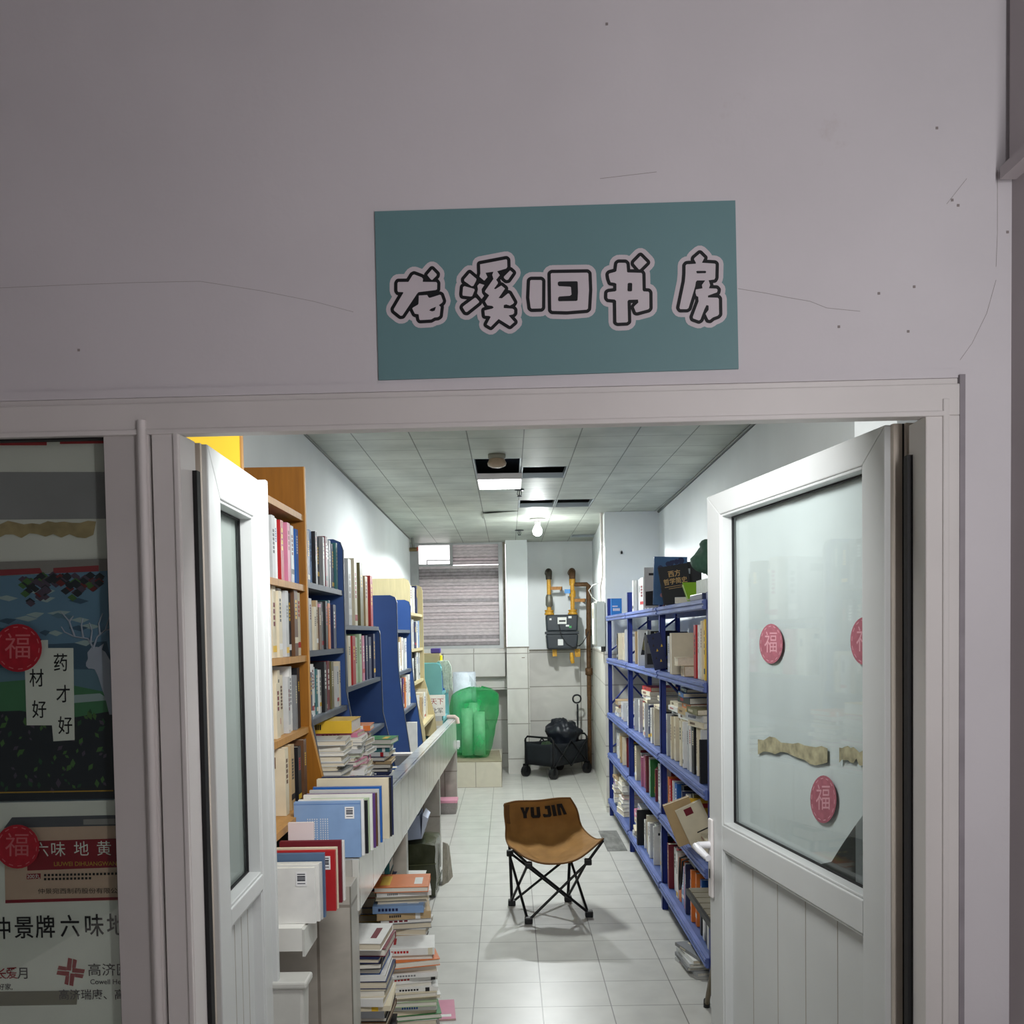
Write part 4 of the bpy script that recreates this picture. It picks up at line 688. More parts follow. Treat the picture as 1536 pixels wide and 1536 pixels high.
for x in (-hl, hl):
    for y in (-hs, hs):
        b = MB(); b.tube([(x, y - .022, .06), (x, y + .022, .06)], .06, 16); b.tube([(x, y - .026, .06), (x, y + .026, .06)], .022, 10); wh = b.build('wheel', m_black, WG)
        b = MB(); b.box((x - .012, y - .032, .05), (x + .012, y - .027, .14)); b.box((x - .012, y + .027, .05), (x + .012, y + .032, .14)); b.box((x - .012, y - .032, .125), (x + .012, y + .032, .14)); b.build('wheel_fork', m_tb, WG)
b = MB(); b.tube([(hl + .03, -.05, .3), (hl + .02, -.06, .78)], .011, 8); hx = hl + .02
b.tube([(hx - .03, -.033, .79), (hx - .045, -.02, .84), (hx - .03, -.033, .885), (hx + .02, -.075, .885), (hx + .035, -.09, .84), (hx + .02, -.075, .79)], .013, 8, closed=True); b.build('pull_handle', m_black, WG, sub=2)
def blob(name, c, r, m, seed, amp=.12, fr=2.2, M=None, flat_=0, nn=(28, 18), parent=None, rim=None):
    """crumpled soft lump"""
    from mathutils import noise
    vs = []; nu, nv = nn; b = MB()
    for i in range(nv + 1):
        th = PI * i / nv
        for j in range(nu):
            ph = 2 * PI * j / nu; d = Vector((math.sin(th) * math.cos(ph), math.sin(th) * math.sin(ph), math.cos(th)))
            k = 1 + amp * (noise.noise(d * fr + Vector((seed, 0, 0))) + .5 * noise.noise(d * fr * 2.3 + Vector((0, seed, 0))) + .35 * abs(noise.noise(d * fr * 4.5 + Vector((0, 0, seed)))))
            z = d.z * k * r[2]; z = max(z, -flat_) if flat_ else z
            q = 1 if not rim else .72 + .28 * min(1, max(0, (c[2] + z - rim) / .07)); vs.append((c[0] + d.x * k * r[0] * q, c[1] + d.y * k * r[1] * q, c[2] + z))
    b.add(vs, [(i * nu + j, i * nu + (j + 1) % nu, (i + 1) * nu + (j + 1) % nu, (i + 1) * nu + j) for i in range(nv) for j in range(nu)], 0, True)
    return b.build(name, m, parent, M=M)
m_bagb = mat('black_bag', C(26, 30, 38), .38, var=.1, scale=8, bump=.5, bscale=9)
tag(blob('plastic_bag', (.60, 10.68, .395), (.215, .175, .215), m_bagb, 3.1, .2, 2.6, nn=(44, 30), rim=.405), 'crumpled black plastic bag heaped in the folding wagon', 'bag')
tag(blob('cloth_bundle', (.412, 10.492, .275), (.085, .10, .115), mat('green_cloth', C(48, 66, 44), .85, var=.15, bump=.3, bscale=15), 9.7, .2), 'dark green cloth lying in the folding wagon beside the bag', 'cloth')
# ================================================================== green bag and roll on the step
gz = .29
m_gb = film('green_film', C(44, 196, 112), .33, .1, .25, ns=3.5)
G2 = empty('plastic_bag', 'big green plastic bag stuffed with pale rolls on the tiled step', 'bag', (-.385, 10.12, gz))
from mathutils import noise as NZ
vs = []; nu, nv = 48, 30; b = MB()
for i in range(nv + 1):
    t = i / nv; z = .74 * t; base = .165 + .085 * min(1, t / .72) ** .8
    if t > .86: base *= max(.05, math.cos((t - .86) / .14 * PI / 2)) ** .45
    for j in range(nu):
        ph = 2 * PI * j / nu; d = Vector((math.cos(ph), math.sin(ph), t * 2)); k = 1 + .12 * NZ.noise(Vector((d.x, d.y, d.z * .5)) * 1.5) + .13 * abs(NZ.noise(Vector((d.x * 2.6, d.y * 2.6, d.z * .9 + 3)))) + .05 * NZ.noise(Vector((d.x * 5, d.y * 5, d.z * 2)))
        vs.append((base * k * math.cos(ph) * 1.02 + .03 * t, base * k * math.sin(ph) * .85, z + .02 * NZ.noise(d * 5)))
b.add(vs, [(i * nu + j, i * nu + (j + 1) % nu, (i + 1) * nu + (j + 1) % nu, (i + 1) * nu + j) for i in range(nv) for j in range(nu)], 0, True); b.build('bag_film', m_gb, G2)
for x, y, r, h in ((-.068, -.01, .06, .5), (.062, -.02, .06, .46), (-.0, .095, .055, .55)):
    o = MB().lathe([(0, 0), (r, 0), (r, h), (r * .3, h), (0, h)], (-.385 + x, 10.12 + y, gz + .015), 20).build('packing_roll', mat('pale_roll', C(214, 232, 220), .6, var=.08, scale=12)); tag(o, 'pale roll of packing material inside the green plastic bag', 'roll', 'rolls inside the green bag')
G3 = empty('bubble_wrap_roll', 'white upright roll of bubble wrap rising behind the green bag', 'roll', (-.495, 10.52, .29))
MB().lathe([(0, 0), (.128, 0), (.13, .02), (.131, .5), (.127, .88), (.12, .888), (.04, .888), (.038, .86), (0, .86)], n=32).build('roll', mat('bubble_wrap', C(214, 222, 232), .35, var=.08, scale=20, bump=.5, bscale=60), G3)
b = MB(); b.grid([[(.06 + .09 * s, -.12 + .02 * math.sin(4 * s + 3 * t), .86 - .62 * t - .12 * s * (1 - t) + .0 * s) if s < .5 else (.06 + .09 * s + .12 * t * (s - .5) * 2, -.13 + .02 * math.sin(4 * s + 3 * t), .86 - .6 * t - .12 * s * (1 - t)) for s in [k / 8 for k in range(9)]] for t in [k / 8 for k in range(9)]]); b.build('loose_film', film('clear_film', C(225, 230, 230), .14, .15, .08), G3)
# ================================================================== odds and ends by the far end
tag(MB().box((-.78, 8.5, 1.347), (-.62, 8.72, 1.43)).build('cardboard_box', mat('tan_carton', C(172, 156, 120), .7, var=.08)), 'small tan carton lying on top of the teal bookcase', 'box')
tag(MB().box((-.62, 8.50, 1.347), (-.53 - .08, 8.62, 1.348)).box((-.615, 8.5, 1.347), (-.60, 8.6, 1.41)).build('yellow_packet', mat('bright_yellow', C(240, 226, 20), .4, var=.03)), 'bright yellow packet on the edge of the teal bookcase', 'packet')
tag(MB().box((-.70, 8.52, 1.431), (-.615, 8.64, 1.475)).build('purple_packet', mat('purple_pack', C(70, 54, 130), .5, var=.08), bevel=.006), 'purple packet stacked on the tan carton', 'packet')
b = MB(); rr = random.Random(6)
for k in range(7):
    x = -.635 + .012 * k; b.tube([(x, 8.5, 1.352), (x + .02, 8.47, 1.36), (x + .045, 8.455, 1.31), (x + .05 + rr.uniform(-.004, .004), 8.45, 1.2), (x + .055, 8.45, 1.12 - .02 * k % .05)], .008, 6)
tag(b.build('mop_cloth', mat('mop_cotton', C(176, 190, 176), .9, var=.2, scale=60)), 'grey green mop cloth hanging over the front of the teal bookcase', 'mop')
# book with two rows of characters beside the teal bookcase
q0 = (-.70, 8.32)
T_ = empty('book', 'white book with red and black characters in front of the teal bookcase', 'book', (-.66, 8.33, .905 if False else .905))
# ------------------------------------------------------------------ floor things
PK = empty('wrapped_parcel', 'olive green plastic wrapped parcel on the floor against the counter', 'parcel', (-.56, 5.9, 0))
b = MB(); n = 8; rows = []
from mathutils import noise
bx = MB(); vs = []
def rbox(bm, sx, sy, sz, n, amp, seed, z0=0):
    for ax in range(3):
        for sg in (-1, 1):
            rows = []
            for i in range(n + 1):
                r_ = []
                for j in range(n + 1):
                    u, v = 2 * i / n - 1, 2 * j / n - 1; p = [0, 0, 0]; p[ax] = sg; p[(ax + 1) % 3] = u; p[(ax + 2) % 3] = v * sg
                    q = Vector((p[0] * sx, p[1] * sy, p[2] * sz)); l = Vector(p).length; q *= 1 - .06 * (l - 1); q += Vector((noise.noise(q * 9 + Vector((seed, 0, 0))), noise.noise(q * 9 + Vector((0, seed, 0))), noise.noise(q * 9 + Vector((0, 0, seed))) * (0 if p[2] < -.9 else 1))) * amp
                    r_.append((q.x, q.y, q.z + sz + z0))
                rows.append(r_)
            bm.grid(rows)
rbox(b, .1, .2, .165, 9, .012, 4); b.build('parcel_wrap', mat('olive_wrap', C(58, 62, 42), .22, var=.2, scale=10, bump=.4, bscale=14), PK)
b = MB(); b.box((-.102, -.03, .1), (-.1, .03, .2)); b.tube([(.1, -.2, .05), (.105, .2, .07)], .003, 4); b.tube([(-.1, -.205, .2), (.1, -.205, .21)], .004, 4); b.build('parcel_tape', mat('wrap_tape', C(84, 88, 62), .25, var=.1), PK)
BX = empty('cardboard_box', 'pale blue box lid tilted on the olive parcel', 'box', (-.6, 5.86, .335)); m_cb = mat('pale_box', C(170, 182, 206), .6, var=.05)
b = MB(); b.hexa([(-.12, -.12, 0), (.05, -.12, .02), (.05, .12, .02), (-.12, .12, 0)], [(-.06, -.12, .12), (.04, -.12, .165), (.04, .12, .165), (-.06, .12, .12)]); b.build('box_lid', m_cb, BX)
b = MB(); b.hexa([(.05, -.12, .02), (.053, -.12, .02), (.053, .1, .02), (.05, .1, .02)], [(.06, -.12, .165), (.09, -.1, .14), (.09, .1, .14), (.06, .12, .165)]); b.build('flap', mat('pale_flap', C(196, 204, 222), .6, var=.04), BX)
b = MB(); b.hexa([(-.445, 5.98, .0), (-.41, 6.06, .0), (-.39, 6.2, .0), (-.43, 6.2, .0)], [(-.438, 5.98, .28), (-.42, 6.06, .25), (-.41, 6.2, .2), (-.42, 6.2, .22)]); tag(b.build('paper_bag', mat('crumpled_tan', C(150, 144, 130), .8, var=.2, scale=20, bump=.4)), 'crumpled tan paper bag on the floor behind the olive parcel', 'bag')
TB = empty('plastic_tub', 'clear plastic tub with pink lid under the far end of the counter', 'tub', (-.56, 8.45, 0)); b = MB(); b.hexa([(-.07, -.08, 0), (.07, -.08, 0), (.07, .08, 0), (-.07, .08, 0)], [(-.08, -.09, .1), (.08, -.09, .1), (.08, .09, .1), (-.08, .09, .1)]); b.build('tub', film('tub_clear', C(196, 190, 188), .6, .2, .05), TB); MB().box((-.085, -.095, .1), (.085, .095, .125)).build('lid', mat('pink_lid', C(214, 150, 170), .4, var=.05), TB, bevel=.004)
BN = empty('storage_box', 'grey white plastic box on the floor under the counter end by the door', 'box', (-.64, 2.5, 0)); b = MB(); b.hexa([(-.12, -.06, 0), (.075, -.06, 0), (.075, .015, 0), (-.12, .015, 0)], [(-.12, -.06, .68), (.09, -.06, .68), (.09, .015, .68), (-.12, .015, .68)]); b.build('box_body', mat('bin_white', C(196, 196, 190), .5, var=.06), BN, bevel=.008); MB().box((-.12, -.065, .68), (.1, .018, .70)).build('rim', MATS['bin_white'], BN, bevel=.006)
tag(blob('plastic_bag', (-.50, 3.10, .11), (.07, .07, .14), mat('blue_grey_bag', C(92, 106, 128), .5, var=.1, bump=.3, bscale=15), 5.5, .15, flat_=.105), 'crumpled blue grey bag on the floor in front of the lowest books', 'bag')
struct(MB().box((.70, 6.85, 0), (.845, 7.55, .004)).build('trim_5', mat('rough_cement', C(120, 120, 116), .9, var=.35, scale=22, stretch=(1, .3, 1))))
tag(MB().hexa([(1.06, 2.62, 0), (1.09, 2.62, 0), (1.09, 3.38, 0), (1.06, 3.38, 0)], [(1.10, 2.62, 1.15), (1.13, 2.62, 1.15), (1.13, 3.38, 1.15), (1.10, 3.38, 1.15)]).build('dark_board', mat('board_dark', C(70, 74, 70), .6, var=.1)), 'dark grey board seen through the clear lower corner of the door glass', 'board')
# slatted folding stool by the door
S_ = empty('folding_stool', 'brown slatted folding stool half hidden behind the wide door leaf', 'stool', (.85, 3.72, 0)); m_sl = mat('tan_slat', C(112, 104, 84), .6, var=.15, scale=16, stretch=(.4, 3, 1))
b = MB()
for k in range(7): b.box((-.10, -.265 + .077 * k, .49), (.12, -.265 + .077 * k + .068, .507))
b.build('slat_top', m_sl, S_)
b = MB(); b.box((-.11, -.27, .478), (-.097, .27, .503)); b.box((.117, -.27, .478), (.13, .27, .503)); b.build('frame', m_tb, S_)
for x in (-.09, .11):
    for ya, yb_ in ((-.24, .24), (.24, -.24)):
        if x < 0 and ya > 0: continue
        dx = .008 if ya < 0 else -.008; sk = .05 if x < 0 else 0; b = MB(); b.tube([(x + dx, ya, .48), (x + dx + sk, yb_, .02)], .011, 8, 0); lg = b.build('leg', mat('leg_brown', C(108, 96, 74), .5, .2, var=.1), S_); b = MB(); b.tube([(x + dx + sk, yb_ * 1.0, .035), (x + dx + sk, yb_ * 1.02, 0)], .014, 8); b.build('rubber_foot', m_black, lg)
# ================================================================== books
CO = dict(w=('white', (226, 226, 222)), c=('cream', (216, 206, 180)), l=('pale grey', (192, 194, 194)), g=('grey', (126, 128, 130)), k=('black', (26, 27, 31)), n=('navy', (32, 42, 82)), b=('blue', (44, 98, 172)), s=('light blue', (128, 158, 198)),
          t=('teal', (52, 112, 116)), e=('green', (54, 126, 66)), q=('pale green', (174, 194, 160)), o=('olive', (108, 102, 62)), r=('red', (176, 38, 42)), m=('maroon', (112, 32, 44)), p=('pink', (204, 124, 152)), u=('purple', (92, 60, 120)),
          y=('yellow', (226, 184, 56)), a=('orange', (214, 118, 52)), f=('tan', (184, 158, 118)), h=('brown', (98, 68, 46)), z=('slate blue', (84, 108, 138)))
CM = {k: mat('cover_' + v[0].replace(' ', '_'), C(*v[1]), .42, var=.06, scale=18) for k, v in CO.items()}
m_pg = [mat('paper_edge', C(214, 204, 182), .85, var=.08, scale=90, stretch=(1, 1, .05)), mat('paper_edge_white', C(222, 218, 206), .85, var=.07, scale=90, stretch=(1, 1, .05))]
m_st = mat('price_sticker', C(232, 232, 232), .5, var=0)
CONT = dict(w='knrgbm', c='hkmrn', l='kngm', g='wkc', k='wycr', n='wyc', b='wwy', s='wn', t='wc', e='wy', q='ehk', o='cyw', r='wyk', m='yfw', p='wm', u='wy', y='krn', a='wk', f='hkm', h='fcy', z='wk')
br_ = random.Random(21)
def book(code, t, h, d, M, label, group, marks=True, name='book', sticker=0, cover=None, decor=None, cat_='book'):
    """spine plane x = 0 (faces +x), thickness along y, height along z"""
    c = .0022 if t > .012 else .0012; j = .003 if t > .014 else .0008; b = MB()
    b.prism([(0, -t / 2), (0, t / 2), (-d, t / 2), (-d, t / 2 - c), (-c, t / 2 - c), (-c, -t / 2 + c), (-d, -t / 2 + c), (-d, -t / 2)], lambda p: (p[0], p[1], 0), lambda p: (p[0], p[1], h))
    k2 = br_.choice(CONT[code]); k3 = br_.choice('wwckry')
    if marks:
        w_ = t * br_.uniform(.16, .26); z0 = h * br_.uniform(.4, .62); z1 = h * br_.uniform(.78, .92); n = br_.choice([4, 5, 6, 7]) if t > .014 else 3; dz = (z1 - z0) / n; e = .0004
        for i in range(n): b.add([(e, -w_, z0 + i * dz), (e, w_, z0 + i * dz), (e, w_, z0 + i * dz + dz * .72), (e, -w_, z0 + i * dz + dz * .72)], [(0, 1, 2, 3)], 1)
        if br_.random() < .35:
            z0 = h * br_.uniform(.04, .2); b.add([(e, -t / 2, z0), (e, t / 2, z0), (e, t / 2, z0 + h * .09), (e, -t / 2, z0 + h * .09)], [(0, 1, 2, 3)], 2)
        for sg in (-1, 1):                                 # blocks printed on both covers
            y = sg * (t / 2 + .0004); za, zb_ = h * br_.uniform(.7, .8), h * br_.uniform(.83, .9); xa, xb = -d * br_.uniform(.7, .85), -d * br_.uniform(.15, .4)
            b.add([(xa, y, za), (xb, y, za), (xb, y, zb_), (xa, y, zb_)], [(0, 1, 2, 3)], 1)
            if br_.random() < .35: za, zb_ = h * .1, h * br_.uniform(.2, .45); b.add([(-d * .85, y, za), (-d * .15, y, za), (-d * .15, y, zb_), (-d * .85, y, zb_)], [(0, 1, 2, 3)], 2)
    if decor: decor(b, t, h, d)
    o = b.build(name, [CM[code], CM[k2], CM[k3], m_ink, m_gold], M=M); tag(o, label, cat_, group)
    MB().box((-c - .0002, -t / 2 + c + .0002, j), (-d + j, t / 2 - c - .0002, h - j)).build('page_block', br_.choice(m_pg), o)
    if sticker:
        sg = sticker; y = sg * (t / 2 + .0007); zc = h * .80; xc = -d * .16; sb = MB(); s_ = .024
        sb.box((xc - s_ * .62, y - .0003, zc - s_ * .8), (xc + s_ * .62, y + .0003, zc + s_ * .8)); y2 = y + sg * .0005
        for i, (a, w_) in enumerate(((.55, .06), (.28, .1), (.08, .06), (-.12, .1), (-.5, .05))): sb.add([(xc - s_ * .45, y2, zc + s_ * (a - w_)), (xc + s_ * .45, y2, zc + s_ * (a - w_)), (xc + s_ * .45, y2, zc + s_ * (a + w_)), (xc - s_ * .45, y2, zc + s_ * (a + w_))], [(0, 1, 2, 3)], 1)
        sb.build('price_sticker', [m_st, mP('bar_grey', C(70, 72, 80))], o)
    return o
def size(t, h): return 'thick' if t > .038 else ('slim' if t < .02 else ('tall' if h > .26 else 'medium'))
def shelf_row(codes, ya, yb_, xf, z, side, place, ref, group, hr=(.19, .24), tr=(.018, .04), dr=(.13, .16), jit=.012, lean=0, rev=False, fill=.88, yaw=0):
    """codes from the near end to the far end; side +1: spines face the aisle from the left wall, -1: from the rack"""
    n = len(codes); p = (yb_ - ya) / n
    for i, c in enumerate(codes):
        if c == ' ': continue
        t = min(br_.uniform(*tr), p * fill); h = br_.uniform(*hr); d = br_.uniform(*dr); y = ya + p * (i + .5)
        x = (xf(z + .1) if callable(xf) else xf) - side * (.014 + br_.uniform(0, jit))
        ln = 0
        if lean and br_.random() < .5: ln = br_.uniform(-lean, lean)
        M = Matrix.Translation((x, y, z + abs(math.sin(ln)) * t / 2 + .0008)) @ Matrix.Rotation(ln, 4, 'X') @ Matrix.Rotation((0 if side > 0 else PI) + br_.uniform(-yaw, yaw), 4, 'Z')
        k = (n - i) if rev else (i + 1)
        book(c, t, h, d, M, f'{size(t, h)} {CO[c][0]} book, {place}, {ORD[k]} from {ref}', group)
def stack(codes, x, y, z, place, group, dw=(.15, .2), dh=(.2, .25), tr=(.018, .034), ang=0, jit=.015, aj=.12, name='book', topsum=None):
    """codes from the bottom up"""
    n = len(codes); ts = [br_.uniform(*tr) for _ in codes]
    if topsum: k = topsum / sum(ts); ts = [t * k for t in ts]
    for i, c in enumerate(codes):
        fl = PI if (n > 6 and br_.random() < .62) else 0
        t, d, h = ts[i], br_.uniform(*dw), br_.uniform(*dh)
        M = Matrix.Translation((x + br_.uniform(-jit, jit), y + br_.uniform(-jit, jit), z + t / 2)) @ Matrix.Rotation(ang + fl + br_.uniform(-aj, aj), 4, 'Z') @ Matrix.Rotation(PI / 2, 4, 'X') @ Matrix.Translation((d / 2, 0, -h / 2))
        k = n - i; book(c, t, h, d, M, f'{size(t, h)} {CO[c][0]} {name} {place}, ' + (f'{ORD[k]} from top' if k > 1 else 'topmost'), group, name=name, cat_=name)
        z += t + .0006
    return z
def face(code, xl, xr, y, z, h, t, label, group, tilt=0, decor=None, sticker=0, marks=False, name='book', lean=0):
    """standing across the view: cover faces the door (-y), spine at the aisle end xr"""
    M = Matrix.Translation((xr, y, z)) @ Matrix.Rotation(lean, 4, 'X') @ Matrix.Rotation(tilt, 4, 'Y')
    return book(code, t, h, xr - xl, M, label, group, marks=marks, decor=decor, sticker=sticker, name=name, cat_=name)
# ------------------------------------------------------------------ left wall: bookcases, near end first
def P_(shelf, case): return f'{shelf} shelf of {case}'
g_ = 'books on the ochre bookcase'
for codes, z, nm, hr in (('tlwrrwplgb' , 1.788, 'top', (.19, .21)), ('mccwlkhc', 1.531, 'second', (.19, .235)), ('cccclwgk', 1.268, 'third', (.18, .23))):
    shelf_row(codes, 3.0, 3.45, pY, z, 1, P_(nm, 'ochre bookcase'), 'the door', g_, hr=hr, tr=(.03, .052), dr=(.15, .19), jit=.02, fill=.9)
shelf_row('cfkh', 3.02, 3.40, pY, 1.02, 1, P_('lowest', 'ochre bookcase'), 'the door', g_, hr=(.2, .225), tr=(.04, .06), dr=(.13, .16))
g_ = 'books on the dark blue bookcase'
for codes, z, nm, hr in (('kknskgkgfmkgnt', 1.806, 'top', (.19, .22)), ('mwlcfhpgkatnk', 1.545, 'second', (.17, .21)), ('fnwltwkgmoflc', 1.285, 'third', (.17, .21))):
    shelf_row(codes, 3.56, 4.29 - (.06 if nm == 'second' else 0), pB, z, 1, P_(nm, 'dark blue bookcase'), 'the door', g_, hr=hr, tr=(.03, .05), dr=(.15, .19), jit=.016, fill=.93)
g_ = 'books on the open-topped blue bookcase'
shelf_row('lcofr', 4.55, 5.46, pC, 1.651, 1, 'on top of open-topped blue bookcase', 'the door', g_, hr=(.27, .34), tr=(.07, .13), dr=(.2, .23), fill=.95, jit=.005)
shelf_row('crqqpnnn', 4.50, 5.46, pC, 1.358, 1, P_('middle', 'open-topped blue bookcase'), 'the door', g_, hr=(.22, .255), tr=(.06, .1), dr=(.17, .2), fill=.93)
g_ = 'books on the narrow blue bookcase'
shelf_row('lwfwlw', 6.40, 7.12, pD, 1.348, 1, P_('upper', 'narrow blue bookcase'), 'the door', g_, hr=(.2, .245), tr=(.06, .1), dr=(.17, .2), fill=.92)
shelf_row('guawwl', 6.40, 7.12, pD, 1.083, 1, P_('lower', 'narrow blue bookcase'), 'the door', g_, hr=(.2, .23), tr=(.06, .1), dr=(.17, .2), fill=.92)
face('w', -.80, -.685, 6.98, slabz(6.9) + .002, .235, .05, 'tall white book standing alone at the foot of the narrow blue bookcase', g_)
g_ = 'books on the cream bookcase'
for codes, z, nm in (('wwn', 1.775, 'top'), ('wlnws', 1.489, 'second'), ('kwkwl', 1.22, 'third'), ('wfcwc', .9, 'lowest')):
    shelf_row(codes, 7.35, 8.2, pE, z, 1, P_(nm, 'cream bookcase'), 'the door', g_, hr=(.19, .24), tr=(.06, .12), dr=(.17, .2), fill=.9)
shelf_row('sbn', 8.75, 9.15, pT, 1.071, 1, P_('upper', 'teal bookcase'), 'the door', 'books on the teal bookcase', hr=(.16, .19), tr=(.03, .05), dr=(.12, .15))
# stacks lying on the counter
g_ = 'books lying in stacks on the counter'
stack('kcwwwcwlycwfwgclwwcl', -.735, 3.66, slabz(3.50) + .003, 'in the counter stack closest to the magazines', g_, topsum=.37, dw=(.16, .19), dh=(.17, .2), ang=-PI / 2)
za = stack('wwlpwqwpgwlrwcpwqlwgwp', -.715, 3.93, slabz(3.78) + .004, 'in the middle counter stack by the blue bookcase', g_, topsum=.375, dw=(.15, .18), dh=(.17, .2), ang=-PI / 2)
stack('lctwlgtpgwlcptwgwopa', -.705, 4.18, slabz(4.05) + .004, 'in the counter stack under the shelf end', g_, topsum=.39, dw=(.15, .17), dh=(.15, .18), ang=-PI / 2)
stack('y', -.735, 3.94, za + .001, 'lying across the middle counter stack', g_, tr=(.05, .052), dw=(.2, .21), dh=(.2, .21), ang=-PI / 2, aj=.03)
stack('clccnkkfnwtle', -.715, 5.0, slabz(4.85) + .004, 'in the low counter stack under the half-empty shelf', g_, topsum=.27, dw=(.17, .2), dh=(.17, .21), ang=-PI / 2)
stack('wlb', -.70, 5.40, slabz(5.25) + .004, 'on the counter beside the trough divider', g_, topsum=.07, dw=(.1, .12), dh=(.16, .18), ang=-PI / 2 + .1)
# ------------------------------------------------------------------ picture books with covers to the door, standing on the counter
g_ = 'picture books standing on the counter end'
for c, xl, xr, y, h, t, st, lb in (('w', -.76, -.534, 2.545, .152, .012, -1, 'white picture book with price sticker, nearest the door'), ('w', -.75, -.526, 2.562, .158, .012, 0, 'plain white picture book just behind the stickered white one'), ('l', -.75, -.522, 2.579, .158, .012, 0, 'pale grey picture book before the slate blue one'),
                                   ('z', -.75, -.518, 2.600, .178, .016, 0, 'slate blue picture book between white ones and the red one'), ('r', -.675, -.499, 2.660, .172, .016, -1, 'bright red picture book with price sticker'), ('c', -.675, -.497, 2.680, .176, .012, 0, 'cream backed picture book right behind the red one'),
                                   ('m', -.675, -.496, 2.742, .182, .016, -1, 'maroon picture book with price sticker'), ('w', -.675, -.492, 2.764, .176, .016, 0, 'white picture book right behind the maroon one')):
    def dc(b, t, h, d, c=c):
        y = -t / 2 - .0004
        if c == 'r': b.add([(-d, y, h * .55), (-d * .42, y, h * .55), (-d * .42, y, h * .97), (-d, y, h * .97)], [(0, 1, 2, 3)], 1)
    face(c, xl, xr, y, .8228, h, t, lb, g_, decor=dc, sticker=st)
face('p', -.675, -.598, 2.85, .8228, .215, .012, 'pale pink rounded card standing behind the maroon picture book', g_, name='card').data.materials[0] = mat('pale_pink_card', C(218, 204, 206), .6, var=.02)
def blue_text(b, t, h, d):
    y = -t / 2 - .0004; rr = random.Random(9)
    for i in range(9):
        x = -d * (.50 + .035 * i + (.02 if i > 3 else 0)); n = rr.randint(9, 16)
        for j in range(n): z = h * (.68 - j * .04); b.add([(x, y, z), (x + .0025, y, z), (x + .0025, y, z + .004), (x, y, z + .004)], [(0, 1, 2, 3)], 1)
    b.add([(-d, y, h * .955), (0, y, h * .955), (0, y, h * .962), (-d, y, h * .962)], [(0, 1, 2, 3)], 3)
bb = face('s', -.698, -.485, 3.035, .887, .181, .02, 'large pale blue picture book with vertical text and sticker', g_, decor=blue_text, sticker=-1); bb.data.materials[1] = CM['w']; bb.data.materials[3] = CM['b']
for c, xl, xr, y, h, t, lb in (('w', -.69, -.478, 3.062, .184, .014, 'first white picture book behind the large pale blue one'), ('k', -.65, -.47, 3.088, .175, .010, 'thin black picture book behind the pale blue one'), ('q', -.66, -.468, 3.11, .18, .012, 'pale green picture book in the row behind the pale blue one'), ('w', -.69, -.462, 3.14, .188, .014, 'second white picture book behind the large pale blue one'),
                               ('u', -.69, -.458, 3.18, .186, .012, 'purple picture book in the row on the counter'), ('h', -.68, -.455, 3.205, .182, .014, 'brown picture book in the row on the counter'), ('l', -.69, -.452, 3.235, .19, .012, 'pale grey picture book in the row on the counter'), ('b', -.685, -.448, 3.27, .196, .014, 'blue picture book in the row on the counter'),
                               ('c', -.685, -.432, 3.34, .215, .022, 'big cream picture book near the back of the counter row'), ('k', -.685, -.428, 3.375, .212, .014, 'black picture book behind the big cream one'), ('n', -.68, -.425, 3.40, .215, .012, 'navy picture book at the back of the counter row')):
    face(c, xl, xr, y, .887 - (y - 3) * .02, h, t, lb, g_)
tag(MB().box((-.635, 3.432, .879), (-.515, 3.452, 1.078)).build('pencil_case', m_black, bevel=.009), 'black rounded case standing behind the row of picture books', 'case')
# ------------------------------------------------------------------ stacks on the floor under the counter
g_ = 'books piled on the floor under the counter'
stack('fefknkkkhkhkgcwcnwbknmw', -.575, 3.36, .001, 'in the floor pile nearest the door', g_, topsum=.52, dw=(.2, .235), dh=(.22, .27), ang=-PI / 2, aj=.08)
stack('ohfwecwqwcwwwwcaww', -.405, 3.72, .001, 'in the small floor pile sticking into the aisle', g_, topsum=.37, dw=(.15, .17), dh=(.17, .2), ang=-PI / 2 + .15, aj=.1)
stack('owhglkchqclkcfwgwfslcwa', -.47, 4.0, .001, 'in the tall floor pile at the aisle side', g_, topsum=.545, dw=(.2, .23), dh=(.19, .23), ang=-PI / 2 + .05, aj=.12, jit=.02)
stack('kngogohgm', -.74, 3.78, .001, 'in the dark floor pile behind the others', g_, topsum=.58, dw=(.18, .22), dh=(.2, .24), ang=-PI / 2, aj=.08)
stack('oekftqysybfrnkte', -.66, 4.238, .001, 'in the colourful floor pile against the counter leg', g_, topsum=.63, dw=(.15, .17), dh=(.22, .25), ang=-PI / 2, aj=.05, jit=.008)
stack('clwgkwlpw', -.53, 4.60, .001, 'in the floor pile just past the counter leg', g_, topsum=.42, dw=(.16, .19), dh=(.19, .22), ang=-PI / 2)
g_ = 'magazines at the foot of the floor piles'
stack('p', -.285, 3.98, .0005, 'pink edged, flat on the floor beside the tall pile', g_, tr=(.006, .007), dw=(.07, .08), dh=(.2, .21), ang=.1, aj=.02, name='magazine')
stack('kw', -.345, 3.11, .0005, 'lying on the floor beside the crumpled bag', g_, tr=(.012, .02), dw=(.1, .12), dh=(.19, .21), ang=.3, aj=.1, name='magazine', jit=.004)
stack('lglwg', .905, 4.45, .0005, 'in the pile on the floor under the rack', g_, tr=(.014, .02), dw=(.19, .2), dh=(.22, .26), ang=PI + .2, aj=.12, name='magazine', jit=.01)
